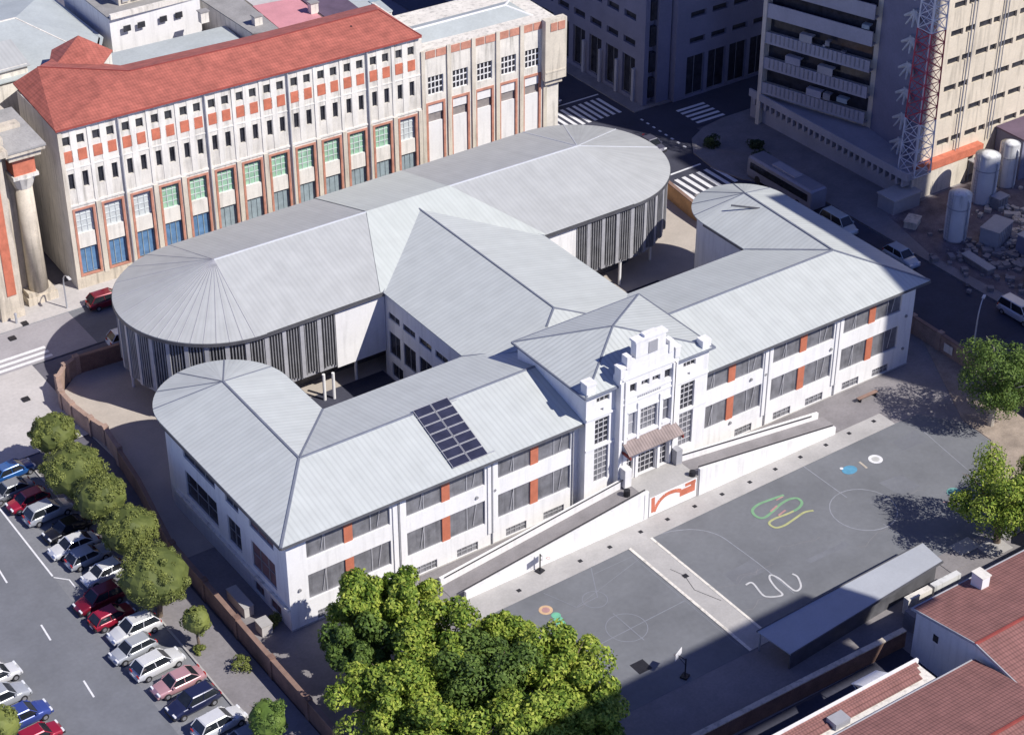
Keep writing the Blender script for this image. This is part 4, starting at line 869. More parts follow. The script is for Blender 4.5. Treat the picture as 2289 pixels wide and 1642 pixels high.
# ================================================================== dark corner building
tb = tag(empty('corner_office'), 'dark blue grey corner block with slit windows and tall ground arcade', 'building')
BL = ((86.4,62.0),(0,1),(-1,0)); b1 = []; b2 = []
for k in range(8): y = 1.9+k*3.5; b1 += [(y,y+2.4,7.45,8.35),(y,y+2.4,10.95,11.85),(y,y+2.4,14.45,15.35),(y,y+2.4,17.95,18.85)]; b2.append((y-.1,y+2.5,.6,5.9))
m = MB(); wallgrid(m, ((86.4,92),(0,-1),(-1,0)), 30, 0, 34, [(30-b_,30-a,c,d) for a,b_,c,d in b1+b2 if b_ < 30], .5)
BR = ((90.4,60.7),(1,0),(0,-1)); c1 = []; c2 = []
for k in range(5): x = 2.2+k*3.5; c1 += [(x,x+2.5,7.4,8.2),(x,x+2.5,10.9,11.7),(x,x+2.5,14.4,15.2),(x,x+2.5,17.9,18.7)]; c2.append((x-.3,x+2.6,.3,5.7))
wallgrid(m, BR, 19, 0, 34, c1+c2, .5)
m.box(87.0,109.3,62.6,92,0,34); m.box(90.5,109.2,61.3,62.7,0,33.9); m.box(88.2,90.2,61.6,62.8,0,34); m.poly([(90.4,60.7,0),(90.4,62.7,0),(90.4,62.7,34),(90.4,60.7,34)][::-1]); m.poly([(86.4,62,0),(87.1,62,0),(87.1,62,34),(86.4,62,34)])
m.build('wall','slate',tb)
m = MB(); 
for z in (1.0,4.5,8,11.5,15,18.5): m.box(87.2,88.1,61.9,62.5,z,z+2.6)
m.build('corner_glazing','dark',tb)
LB = ((86.4,92),(0,-1),(-1,0))
for a,b_,c,d in b1+b2:
    if b_ < 30: window(tb, LB, 30-b_, 30-a, c, d, .42, 2, 1, 'dark', 'louvre', .06, name='window' if c > 5 else 'shopfront', full=c < 5)
for a,b_,c,d in c1+c2: window(tb, BR, a, b_, c, d, .42, 2, 1, 'dark', 'louvre', .06, name='window' if c > 5 else 'shopfront', full=c < 5)
for y in (64.0,67.5,71.0,74.5):
    m = MB(); m.box(86.1,86.5,y-.35,y+.1,.1,4.6); m.build('pillar','slate2',tb)

# ================================================================== tan tower at the upper right
tt = tag(empty('tan_tower'), 'tall tan block with slot windows and shaded balcony side at the upper right', 'tower block')
ta = rad(18); uL = (-math.sin(ta), math.cos(ta)); nL = (-math.cos(ta), -math.sin(ta)); TL = ((103.0,28.5), uL, nL)
ZT = 64.0
m = MB(); RF = ((98.2,25.2),(1,0),(0,-1)); so_ = []
for k in range(16):
    z = 5.6+k*3.42
    for a, b_ in ((2.4,4.3),(4.7,6.3),(6.9,8.9),(9.2,10.3),(10.7,13.0),(13.5,15.6),(16.2,18.3),(19,21)): so_.append((a,b_,z,z+.8))
wallgrid(m, RF, 24, 0, ZT, so_, .4)
m.prism([(98.22,25.65),(122.2,25.65),(122.2,50.3),(95.9,50.3),(100.6,36.0)], 0, ZT-.05); m.poly([(98.2,25.2,0),(98.2,25.7,0),(98.2,25.7,ZT),(98.2,25.2,ZT)][::-1])
m.build('wall','tanw',tt)
for i, (a,b_,c,d) in enumerate(so_):
    if c < 33: window(tt, RF, a, b_, c, d, .3, 1, 1, 'dark', 'louvre', .05, full=False)
for k in range(15):
    z = 4.4+k*3.35
    m = MB(); m.fbox(TL, 8.3, 22.6, -.2, 1.0, z, z+.2); m.fbox(TL, 8.3, 22.6, .85, 1.0, z+.2, z+(1.85 if k in (3,4) else 1.5)); m.build('balcony','slate2',tt)
    m = MB(); m.fbox(TL, 8.5, 22.4, -.3, .06, z+1.3, z+3.0); m.build('balcony_glazing','dark',tt)
    if k < 3:
        m = MB()
        for j in range(22): m.fbox(TL, 9+j*.6, 9.15+j*.6, 1.0, 1.06, z+.3, z+1.45)
        m.build('railing','louvre',tt)
rb_ = random.Random(21)
for k in range(8):
    z = 4.4+k*3.35; a = 8.8
    while a < 21:
        w_ = rb_.uniform(.5,2.4); kind = rb_.random()
        if kind < .3: m = MB(); m.fbox(TL, a, a+w_, .3, 1.12, z+2.4, z+2.55); m.fbox(TL, a, a+w_, 1.02, 1.14, z+rb_.uniform(1.5,2.1), z+2.45); m.build('awning', rb_.choice(['slate2','tealp','conc','louvre']), tt)
        elif kind < .6: m = MB(); m.fbox(TL, a, a+w_*.5, .2, .7, z+.2, z+rb_.uniform(1.2,2.2)); m.build('balcony_clutter', rb_.choice(['dish','slate','conc','grill']), tt)
        a += w_+rb_.uniform(.2,1.6)
m = MB(); m.fbox(TL, 22.5, 23.0, -.3, 1.15, 0, ZT); m.build('pier','tanw',tt)
dS = math.hypot(2.4,10.8); uS = (2.4/dS, 10.8/dS); nS = (-uS[1], uS[0]); TS = ((98.2,25.2), uS, nS)
m = MB(); m.fbox(TS, .6, dS-.2, -.1, .12, 3.6, ZT-1); m.build('stairwell_wall','slate',tt)
for k in range(7):
    z = 4.6+k*3.2; P0 = lambda a, n, zz: (TS[0][0]+uS[0]*a+nS[0]*n, TS[0][1]+uS[1]*a+nS[1]*n, zz); m = MB()
    m.tube(P0(3.6,.5,z+1.1), P0(5.2,.9,z+.1), .34, .16, n=7); m.tube(P0(3.6,.5,z+1.1), P0(2.3,.9,z+.1), .34, .16, n=7); m.tube(P0(3.6,.5,z+1.1), P0(3.1,1.2,z-.5), .3, .12, n=7); m.tube(P0(3.6,.5,z+1.1), P0(4.4,1.2,z-.6), .26, .1, n=7); m.fbox(TS, 3.1, 4.1, .1, .7, z+.9, z+1.3)
    m.build('dish_cluster','dish',tt)  # pale star shapes stand for satellite dish clusters
for x in (103.6,108.9):
    m = MB(); m.tube((x,24.95,4.4),(x,24.95,42),.08,n=6); m.tube((x+.5,24.95,4.4),(x+.5,24.95,42),.06,n=6)
    m.build('pipe_stack','mull',tt)
t = tag(empty('shade_annex'), 'low annex coloured dark for shade against the sunlit face of the tan block', 'building'); m = MB(); m.box(110.5,124,20.8,25.0,0,5.4); m.build('wall','slate',t); m = MB(); m.box(110.3,124,20.6,25.05,5.4,5.6); m.build('roof','mauve',t)  # dark roof and walls added for the shaded recess at the block's foot
pd = tag(empty('podium_deck'), 'raised podium with bracketed deck edge at the foot of the tan block', 'building')
m = MB(); m.prism([(96.2,24.4),(98.1,24.4),(98.1,25.3),(100.4,36),(95.95,50.1),(95.9,52),(95.7,52)], 0, 3.3); m.build('wall','slate2',pd)
m = MB(); m.prism([(94.9,23.9),(98.1,23.9),(98.15,25.3),(100.45,36),(96.0,50.2),(94.9,51.6)], 3.35, 3.7); m.box(94.9,95.15,23.9,51.6,3.7,4.3); m.box(95.15,98.1,23.9,24.15,3.7,4.3); m.build('deck','slate2',pd)
m = MB(); m.box(97.0,107.6,24.2,25.2,3.4,4.4); m.build('orange_parapet','terra',pd)
m = MB(); m.box(96.2,105.2,24.25,25.19,0,3.3); m.build('base_wall','cream',pd)
for k in range(27):
    y = 24.6+k; m = MB(); m.box(95.1,96.3,y,y+.35,2.3,3.34); m.build('bracket','slate2',pd)
for i, (px, py, sx, sy_) in enumerate([(1905,455,3.4,2.6)]): pass
t = tag(empty('utility_hut'), 'small grey hut with pale flat roof at the foot of the podium corner', 'hut'); g = G(1995,460)
m = MB(); m.obox((g.x+.3,g.y-.6), 4.2, 2.6, 0, 1.9); m.build('wall','mull',t); m = MB(); m.obox((g.x+.3,g.y-.6), 4.5, 2.9, 1.9, 2.05); m.build('roof','conc',t)
t = tag(empty('flat_canopy'), 'pale flat canopy between the podium and the white tanks', 'canopy'); m = MB(); m.box(105.6,108.6,21.6,24.6,2.6,2.75); m.build('roof','conc',t)
for x, y in ((105.8,21.8),(108.4,21.8),(105.8,24.4),(108.4,24.4)): m = MB(); m.tube((x,y,0),(x,y,2.6),.08,n=6); m.build('post','metal',t)
# lattice mast
ms = tag(empty('lattice_mast',(96.9,24.8,3.75)), 'red and white lattice antenna mast in front of the tan block', 'mast')
def lattice(z0, z1, w0, w1, m_):
    m = MB(); n = max(1, round((z1-z0)/1.6)); cr = ((-1,-1),(1,-1),(1,1),(-1,1))
    for k in range(n):
        za, zb_ = z0+(z1-z0)*k/n, z0+(z1-z0)*(k+1)/n; wa, wb = w0+(w1-w0)*k/n, w0+(w1-w0)*(k+1)/n
        for i in range(4):
            a, c = cr[i], cr[(i+1)%4]
            m.tube((a[0]*wa,a[1]*wa,za),(a[0]*wb,a[1]*wb,zb_),.09,n=5); m.tube((a[0]*wa,a[1]*wa,za),(c[0]*wb,c[1]*wb,zb_),.05,n=4); m.tube((a[0]*wb,a[1]*wb,zb_),(c[0]*wa,c[1]*wa,za),.05,n=4); m.tube((a[0]*wa,a[1]*wa,za),(c[0]*wa,c[1]*wa,za),.05,n=4)
    m.build('lattice_section', m_, ms)
lattice(0,6.8,1.3,1.2,'mastwhite'); lattice(6.8,17.8,1.2,1.08,'mastred'); lattice(17.8,24,1.08,1.0,'mastwhite'); lattice(24,32,1.0,.8,'mastred')
m = MB(); m.tube((0,0,0),(0,0,32),.16,n=6); m.build('cable_run','mastwhite',ms)
# tanks
def tank(px, py, r, h, label, z0=0):
    g = G(px, py, z0); t = tag(empty('water_tank',(g.x,g.y,z0)), label, 'tank', 'white cylindrical tanks')
    m = MB(); m.tube((0,0,.3),(0,0,h),r,r,n=28,cap=False); m.build('shell','tank',t,True)
    m = MB(); m.tube((0,0,h),(0,0,h+.35),r,r*.25,n=28); m.build('dome','tank',t,True)
    m = MB(); m.tube((-r-.08,.2,.2),(-r-.08,.2,h+.5),.035,n=5); m.tube((-r-.08,-.2,.2),(-r-.08,-.2,h+.5),.035,n=5)
    for k in range(int(h/.4)): m.tube((-r-.08,-.2,.4+k*.4),(-r-.08,.2,.4+k*.4),.025,n=4)
    m.build('ladder','mull',t)
    m = MB(); m.tube((0,-r-.12,.2),(0,-r-.12,h*.9),.09,n=6); m.tube((0,-r-.12,h*.9),(0,-r*.6,h+.1),.09,n=6); m.build('pipe','metal',t)
    m = MB(); m.tube((0,0,h*.72),(0,0,h*.72+.12),r+.05,n=28); m.build('band','mull',t); m = MB(); m.tube((0,0,0),(0,0,.3),r*.95,n=20); m.build('base','mull',t)
tank(2133,535,1.3,5.9,'shaded cylindrical tank standing nearest the street beside the podium')
tank(2194,450,1.45,6.1,'tall white cylindrical tank with sunlit top beside the pale canopy')
tank(2245,415,1.15,5.6,'cylindrical tank furthest right, partly hidden by the sunlit one')

# rough works yard under the tan block
b = MB(); b.prism([(90.2,2),(99,-6),(112,-6),(116,20.5),(110,24),(105,24),(92,23.5),(89.6,14)], -.05, .15); struct('works_ground', b, 'works')
rk = random.Random(5)
def lumps(name, cx, cy, n, spread, smax, m_, label):
    m = MB()
    for i in range(n):
        x, y = cx+rk.gauss(0,spread), cy+rk.gauss(0,spread); q = rk.uniform(.1,smax); m.obox((x,y), q*rk.uniform(.6,1.6), q, .1, .15+q*.6, rk.uniform(0,3))
    return tag(m.build(name, m_), label, 'rubble', None, 'stuff')
lumps('rubble', 96.5, 9, 260, 3.2, .8, 'pave_g', 'scattered rubble and scrap across the shaded works yard by the tanks')
lumps('rubble', 104, 12, 220, 3.0, .7, 'stone', 'pale rubble strewn around the rear water tanks')
mats_ = [('cabin','grey site cabin with pale roof beside the nearest water tank','cabin',(97.6,12.2),3.6,2.2,2.2,.3,'mull','conc'),('container','dark blue grey container behind the nearest water tank','container',(100.2,8.3),5.0,2.2,2.3,.1,'slate','mull'),
 ('pallet_stack','low stack of pale boards in front of the grey hut','pallets',(92.6,20.2),2.0,1.4,.8,.5,'stone','stone'),('material_stack','long low stack of pipes or boards along the works yard kerb','materials',(92.0,9.4),4.2,1.0,.7,1.5,'pave_g','conc'),
 ('skip','rusty low skip near the street side of the works yard','skip',(95.3,3.6),3.2,1.7,1.1,.2,'coping','black'),('crate','pale square crate right of the site cabin','crate',(104.3,7.2),1.6,1.4,1.3,.6,'conc','white2'),
 ('generator','small grey machine box between the two sunlit tanks','machine',(103.9,17.6),1.7,1.2,1.4,.1,'louvre','mull'),('tarpaulin_pile','flat pile under brownish cover at the far right of the works yard','pile',(108.2,12.0),3.2,2.4,.9,.4,'earth','pave_g')]
for nm_, lb, ct, p, a_, b__, h_, an, m1, m2_ in mats_:
    t = tag(empty(nm_, (p[0],p[1],.1), an), lb, ct); m = MB(); m.box(-a_/2,a_/2,-b__/2,b__/2,0,h_)
    for k in range(int(a_/.5)): m.box(-a_/2+.2+k*.5,-a_/2+.28+k*.5,-b__/2-.05,b__/2+.05,.1,h_-.05)
    m.build('body', m1, t); m = MB(); m.box(-a_/2-.08,a_/2+.08,-b__/2-.08,b__/2+.08,h_,h_+.12)
    m.build('lid', m2_, t)

# ================================================================== unseen towers added and shaped to cast the street and court shade
t = tag(empty('shade_tower_east'), 'unseen tall stepped block added off to the right to shade the street', 'tower block')
m = MB(); m.box(99.5,126,-60,-37,0,76); m.build('wall','cream',t); m = MB(); m.box(126,131,-60,-37,0,98); m.build('shade_slab','cream',t); m = MB(); m.box(131,156,-60,-37,0,69); m.build('wing','cream',t)
for k in range(22):
    m = MB(); m.box(99.3,99.5,-58,-39,2+k*3.3,3.6+k*3.3); m.build('window_band','dark',t)
t = tag(empty('shade_tower_court'), 'unseen tall block with a cantilevered top added off to the lower right to shade the court', 'tower block')
m = MB(); m.box(20,33,-88,-74,0,60); m.build('wall','cream',t)
m = MB(); m.box(33,66.5,-77,-74,55.6,60); m.box(33.02,61.5,-76.98,-74.02,51.5,55.7); m.build('cantilever','cream',t)
for k in range(16):
    m = MB(); m.box(22,31,-73.98,-73.9,2+k*3.4,3.6+k*3.4); m.build('window_band','dark',t)

# ================================================================== trees
def crown_mesh(R, H, nclump, nleaf, size, seed, rc=0.38, shell=0.55, lop=0.15, jit=.45, core=0):
    r = random.Random(seed); v = []; f = []
    cl = []
    for i in range(nclump):
        while True:
            p = Vector((r.uniform(-1,1), r.uniform(-1,1), r.uniform(-1,1)))
            if shell < p.length < 1: break
        k = r.uniform(.8, 1+lop)
        cl.append((Vector((p.x*R*k*(1-rc*.55), p.y*R*k*(1-rc*.55), p.z*H*(1-rc*.4))), r.uniform(.65,1.2)*rc*R))
    for i in range(nleaf):
        c, q = cl[r.randrange(len(cl))]
        d = Vector((r.gauss(0,1), r.gauss(0,1), r.gauss(0,1)+.25)).normalized()
        p = c + d*q*r.uniform(.72,1.08); p.z = max(p.z, -H*.95)
        nrm = (d + Vector((r.gauss(0,jit), r.gauss(0,jit), r.gauss(0,jit)+.2))).normalized()
        t = nrm.cross(Vector((r.gauss(0,1), r.gauss(0,1), r.gauss(0,1)))).normalized(); b_ = nrm.cross(t); s = size*r.uniform(.6,1.3)
        k = len(v); v += [tuple(p-t*s), tuple(p-b_*s*.55), tuple(p+t*s), tuple(p+b_*s*.55)]; f.append((k,k+1,k+2,k+3))
    if core:
        na, nb = 20, 11; k0 = len(v)
        for j in range(nb+1):
            for i in range(na):
                th, ph = math.pi*j/nb, 2*math.pi*i/na; d = Vector((math.sin(th)*math.cos(ph), math.sin(th)*math.sin(ph), math.cos(th)))
                q = core*(1+.13*noise.noise(d*1.8+Vector((seed*3.1,0,0)))); v.append((d.x*R*q, d.y*R*q, d.z*H*q))
        for j in range(nb):
            for i in range(na): f.append((k0+j*na+i, k0+j*na+(i+1)%na, k0+(j+1)*na+(i+1)%na, k0+(j+1)*na+i))
    me = bpy.data.meshes.new('crown'); me.from_pydata(v, [], f); return me
def tree(name, x, y, zc, R, H, label, group, lm, bark='bark', nclump=26, nleaf=5200, size=.2, seed=1, rc=.36, shell=.55, lop=.15, limbs=6, jit=.45, core=0):
    t = tag(empty(name,(x,y,0)), label, 'tree', group)
    me = crown_mesh(R, H, nclump, nleaf, size, seed, rc, shell=shell, lop=lop, jit=jit, core=core); me.materials.append(M[lm])
    o = bpy.data.objects.new('crown', me); C.objects.link(o); o.parent = t; o.location = (0,0,zc)
    m = MB(); r = random.Random(seed+50); h = zc-H*.5
    bx, by = r.uniform(-.2,.2), r.uniform(-.2,.2)
    m.tube((0,0,-.1),(bx,by,h*.6),R*.07+.06,R*.055+.04,n=8); m.tube((bx,by,h*.6),(bx,by,h),R*.055+.04,R*.045+.03,n=8)
    for k in range(limbs):
        a = 2*math.pi*k/limbs+r.uniform(-.4,.4); e_ = r.uniform(.35,.7)
        p = Vector((bx,by,h*r.uniform(.75,1))); q = p+Vector((math.cos(a)*R*e_, math.sin(a)*R*e_, H*r.uniform(.5,1.1)))
        m.tube(p, q, R*.03+.03, R*.012+.01, n=6)
        q2 = q+Vector((math.cos(a+.6)*R*.25, math.sin(a+.6)*R*.25, H*.2)); m.tube(q, q2, R*.013+.01, .015, n=5)
    m.build('trunk', bark, t); return t
big = [((815,1345),7.4,2.5,2.0,'bright leafy tree at the upper left end of the bottom clump'),
       ((915,1335),7.6,2.4,2.1,'bright tree whose pointed top overlaps the ramp foot'),
       ((985,1430),7.2,3.2,2.4,'broad bright green tree in the middle of the bottom clump'),
       ((870,1560),7.0,3.4,2.6,'bright tree nearest the brick wall at the bottom edge'),
       ((1085,1515),7.0,3.5,2.6,'darker green tree in the centre of the bottom clump'),
       ((1245,1480),7.2,3.0,2.3,'bright tree beside the painted caterpillar on the court'),
       ((1190,1620),7.0,3.4,2.6,'tree at the bottom edge right of the darker green one'),
       ((1320,1580),6.8,2.5,2.2,'rightmost tree of the bottom clump beside the shaded court'),
       ((1000,1650),6.8,3.3,2.5,'tree cut by the bottom edge left of the darker green one'),
       ((800,1440),6.0,2.3,2.0,'shaded tree at the left flank of the bottom clump'),((935,1505),6.2,2.8,2.2,'tree filling the hollow between the brightest crowns of the bottom clump'),((1130,1420),5.6,1.9,1.7,'smaller tree overlapping the corner of the court paint')]
for i, (p, z, R_, H_, lb) in enumerate(big):
    g = G(*p, z-1); tree('leafy_tree', g.x, g.y, z-1.2, R_*(1.12 if i < 2 else 1.25), H_*1.2, lb, 'trees at the corner of the court', 'leaf_m' if i in (4,9) else 'leaf_b', 'bark', 36, 14000, .19, 11+i, .30, .4, .3, 6, .5, 0)
g = G(2228,948); tree('leafy_tree', 71.0, -12.6, 5.8, 4.3, 3.6, 'green tree with pale trunk on the earth bank right of the court', 'trees right of the court', 'leaf_m', 'bark_p', 34, 15000, .13, 31, .32, .45, .3)
tree('leafy_tree', 58.0, -25.8, 5.6, 4.4, 3.6, 'bright tree at the right edge above the tile roof', 'trees right of the court', 'leaf_b', 'bark', 34, 15000, .14, 35, .32, .45, .3)
tree('leafy_tree', 64.2, -26.8, 5.4, 4.0, 3.3, 'bright tree mostly cut off by the right edge of the photo', 'trees right of the court', 'leaf_b', 'bark', 30, 12000, .14, 36, .32, .45, .3)
lt = [((118,965),2.3,'topmost clipped olive tree beside the curving wall',1.7),((163,1045),3.0,'second clipped olive tree from the top beside the red parked car',2.2),((225,1106),2.6,'third clipped olive tree from the top of the row',2.0),
      ((288,1180),2.7,'fourth clipped olive tree in the row above the alley',2.0),((345,1285),3.25,'largest and lowest clipped olive tree of the row',2.5)]
for i, (p, R_, lb, H_) in enumerate(lt):
    g = G(*p, 4.6); tree('clipped_tree', g.x, g.y, 4.4, R_*1.0, H_*1.1, lb, 'clipped street trees', 'leaf_o', 'bark', 110, 18000, .095, 61+i, .17, .82, .06, 5, .32, .87)
for i, (p, R_, z, lb) in enumerate([((440,1386),1.35,3.2,'small round olive tree on the pavement below the clipped row'),((598,1606),1.8,3.0,'small green street tree near the bottom edge beside the brick wall'),((2,1622),1.7,3.0,'small tree at the bottom left corner across the street')]):
    g = G(*p, z); tree('young_tree', g.x, g.y, z, R_, R_*1.0, lb, 'young street trees', 'leaf_o' if i != 1 else 'leaf_m', 'bark', 40, 4000, .11, 81+i, .25, .7, .05, 4, .25, .8)
for i, (p, R_) in enumerate([((447,1458),.6),((540,1493),1.0),((610,1395),.8)]):
    g = G(*p); t = tag(empty('shrub',(g.x,g.y,0)), ['tiny low shrub in the pavement below the small round tree','low spreading shrub beside the white parked car','pale bush in the alley behind the brick wall'][i], 'shrub', 'low shrubs')
    me = crown_mesh(R_, R_*.6, 12, 900, .1, 91+i); me.materials.append(M['leaf_o']); o = bpy.data.objects.new('foliage', me); C.objects.link(o); o.parent = t; o.location = (0,0,R_*.55)
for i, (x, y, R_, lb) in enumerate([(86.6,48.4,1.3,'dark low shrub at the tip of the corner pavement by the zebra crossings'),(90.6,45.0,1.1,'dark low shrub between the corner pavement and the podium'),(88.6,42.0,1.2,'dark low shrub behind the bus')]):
    t = tag(empty('shrub',(x,y,.1)), lb, 'shrub', 'shaded shrubs by the crossing'); me = crown_mesh(R_, R_*.6, 14, 1600, .11, 141+i); me.materials.append(M['leaf_shade']); o = bpy.data.objects.new('foliage', me); C.objects.link(o); o.parent = t; o.location = (0,0,R_*.5)

# ================================================================== vehicles
def loft(mb, secs):
    n = len(secs[0])
    for k in range(len(secs)-1):
        P = secs[k]+secs[k+1]; mb.add(P, [(i,(i+1)%n,(i+1)%n+n,i+n) for i in range(n)])
    mb.add(secs[0], [list(range(n))[::-1]]); mb.add(secs[-1], [list(range(n))])
paints = {}
def car_paint(c):
    k = tuple(c)
    if k not in paints:
        m, n, l, b_ = nodes('car_paint'); b_.inputs['Base Color'].default_value = (*c,1); b_.inputs['Roughness'].default_value = .3; b_.inputs['Metallic'].default_value = .15
        try: b_.inputs['Coat Weight'].default_value = .6
        except Exception: pass
        tc = n.new('ShaderNodeTexCoord'); nz = n.new('ShaderNodeTexNoise'); nz.inputs['Scale'].default_value = 1.5; rp = n.new('ShaderNodeValToRGB')
        rp.color_ramp.elements[0].color = (*[x*.88 for x in c],1); rp.color_ramp.elements[1].color = (*[min(1,x*1.08) for x in c],1)
        l.new(tc.outputs['Object'], nz.inputs['Vector']); l.new(nz.outputs['Fac'], rp.inputs['Fac']); l.new(rp.outputs['Color'], b_.inputs['Base Color'])
        paints[k] = m
    return paints[k]
def car(x, y, ang, col, kind, label, group='cars parked along the west street', z=0):
    L, Wd, Hh = {'hatch':(4.0,1.74,1.46),'sedan':(4.5,1.78,1.44),'suv':(4.55,1.84,1.66),'van':(4.9,1.9,1.9)}[kind]
    t = tag(empty('parked_car' if kind != 'van' else 'parked_van',(x,y,z),ang), label, 'car' if kind != 'van' else 'van', group); P = car_paint(col)
    h = L/2; hw = Wd/2; m = MB()
    belt = {'hatch':.92,'sedan':.90,'suv':1.02,'van':1.1}[kind]
    prof = [(-h,.55,.62),(-h+.12,.80,.80),(-h+.55,belt-.02,.93),(-h*.30,belt,1.0),(h*.35,belt,1.0),(h-.9,belt-.04,.97),(h-.25,.78,.88),(h,.55,.70)]
    secs = []
    for (px_, top, wf) in prof:
        w_ = hw*wf; secs.append([(px_,-w_*.95,.26),(px_,-w_,.5),(px_,-w_,top-.14),(px_,-w_*.86,top),(px_,w_*.86,top),(px_,w_,top-.14),(px_,w_,.5),(px_,w_*.95,.26)])
    loft(m, secs); body = m.build('body', P, t, True); bv = body.modifiers.new('bevel','BEVEL'); bv.width = .09; bv.segments = 2; bv.limit_method = 'ANGLE'; bv.angle_limit = rad(28)
    m = MB(); m.box(-h-.03,-h+.12,-hw*.78,hw*.78,.34,.55); m.box(h-.12,h+.03,-hw*.78,hw*.78,.32,.52); m.build('bumper', 'rubber' if sum(col) < .4 else P, t)
    m = MB(); m.box(-h-.045,-h-.03,-.26,.26,.40,.52); m.build('number_plate', 'paint', t)
    r0, r1, b0, b1 = {'hatch':(-1.35,.35,-1.85,1.0),'sedan':(-.95,.45,-1.65,1.1),'suv':(-1.6,.35,-2.1,1.05),'van':(-2.1,.75,-2.35,1.5)}[kind]
    wB, wT = hw*.88, hw*.72; zt = Hh
    m = MB(); m.add([(b0,-wB,belt-.02),(b1,-wB,belt-.02),(b1,wB,belt-.02),(b0,wB,belt-.02),(r0,-wT,zt-.07),(r1,-wT,zt-.07),(r1,wT,zt-.07),(r0,wT,zt-.07)], [(0,1,5,4),(1,2,6,5),(2,3,7,6),(3,0,4,7),(4,5,6,7)])
    m.build('windows', 'carglass', t)
    m = MB(); loft(m, [[(r0-.03,-wT*1.02,zt-.08),(r0-.03,wT*1.02,zt-.08),(r0+.08,wT*.9,zt-.02),(r0+.08,-wT*.9,zt-.02)],[(r1+.03,-wT*1.02,zt-.08),(r1+.03,wT*1.02,zt-.08),(r1-.05,wT*.9,zt-.0),(r1-.05,-wT*.9,zt-.0)]])
    for s_ in (-1,1):
        for fa, ba in ((0,0),(1,1)): pass
        for (xa, xb) in ((b0,r0),(b1,r1)): m.tube((xa,s_*wB,belt),(xb,s_*wT,zt-.06),.045,n=5)
        xm = (b0+b1)/2; m.tube((xm,s_*wB,belt),((r0+r1)/2,s_*wT,zt-.06),.04,n=5)
    m.build('roof', P, t)
    for xs in (-h*.62, h*.64):
        for s_ in (-1,1):
            m = MB(); m.tube((xs,s_*(hw-.20),.31),(xs,s_*(hw+.01),.31),.31,n=14); wo_ = m.build('wheel','rubber',t)
            m = MB(); m.tube((xs,s_*(hw-.02),.31),(xs,s_*(hw+.025),.31),.18,n=10); m.build('rim','rim',wo_)
    for s_ in (-1,1):
        m = MB(); m.box(h-.22,h-.06,s_*hw*.62-.2,s_*hw*.62+.2,.60,.74); m.build('headlight','lamp',t)
        m = MB(); m.box(-h+.02,-h+.1,s_*hw*.60-.16,s_*hw*.60+.16,.66,.84); m.build('tail_light','tail',t)
        m = MB(); m.box(b1-.35,b1-.15,s_*(hw+.02)-.08,s_*(hw+.02)+.08,belt,belt+.13); m.build('mirror',P,t)
    return t
Wt,Sv,Gy,Bk,Rd,Dr,Bl,Rs,Nv = (.72,.72,.72),(.42,.44,.47),(.22,.23,.25),(.012,.012,.016),(.34,.015,.04),(.20,.01,.025),(.02,.10,.32),(.50,.28,.30),(.02,.025,.07)
cars = [((30,1048),Bl,'hatch','blue car half under the topmost clipped tree'),((22,1093),Gy,'sedan','dark grey car just below the blue car at the left edge'),((62,1116),Rd,'hatch','crimson car beside the second clipped tree'),
        ((107,1140),Sv,'suv','silver grey car directly below the crimson one'),((150,1178),Bk,'sedan','black car in the shade of the third clipped tree'),((164,1215),Wt,'sedan','white car just below the black car in the shade'),
        ((196,1240),Sv,'hatch','pale silver car squeezed between two white cars'),((232,1277),Wt,'hatch','white car beside the largest clipped tree'),((222,1336),Dr,'suv','dark red car in the shade of the largest clipped tree'),
        ((250,1374),Rd,'hatch','bright red car below the dark red one'),((300,1402),Wt,'suv','white car between the bright red car and the small round tree'),((297,1447),Sv,'hatch','small pale car next to the gap in the parking row'),
        ((352,1480),Wt,'suv','silver white car with long side windows facing the street'),((398,1520),Rs,'sedan','dusty rose car between the silver white car and the black one'),((432,1565),Nv,'suv','black blue car between the rose car and the white one'),
        ((490,1612),Wt,'suv','large bright white car near the bottom edge'),((545,1650),Gy,'sedan','dark car cut off by the bottom edge below the bright white one')]
for i, (p, c, k, lb) in enumerate(cars):
    g = G(p[0], p[1], .7); car(g.x, g.y, math.pi+rad(5+random.uniform(-3,3)) if i % 3 else rad(5), c, k, lb)
for i, (p, c, k, lb) in enumerate([((-8,1508),Wt,'hatch','white car at the left edge across the street'),((5,1556),Sv,'suv','silver car across the street above the blue one'),((52,1598),(.05,.08,.3),'suv','blue car across the street near the bottom left corner'),((85,1642),Rd,'hatch','red car with pale roof at the bottom left edge')]):
    g = G(p[0], p[1], .7); car(g.x, g.y, rad(3), c, k, lb, 'cars parked across the street')
g = G(215,688); car(g.x+1.4, g.y, rad(-2), Dr, 'suv', 'dark red car half hidden behind the left end of the oval roof', 'cars on the street behind the school')
g = G(275,748,1); car(g.x+.6, g.y, rad(-2), (.55,.6,.68), 'suv', 'pale blue car under the left end of the oval roof', 'cars on the street behind the school')
for p, c, k, lb, a in (((1875,497),(.45,.5,.5),'van','pale van parked behind the right wing of the school',-90),((2015,570),(.35,.42,.5),'suv','bluish car parked right of the school roof in the shade',-90),((2278,695),(.55,.56,.6),'van','pale van in the deep shade at the right edge',-90),((1455,318),(.1,.1,.14),'sedan','dark car driving along the street behind the oval block',-90),((1222,212),(.12,.12,.18),'suv','dark car in the shade beside the banded building',-90)):
    g = G(p[0],p[1],.8); car(g.x, g.y, rad(a), c, k, lb, 'cars on the east street')
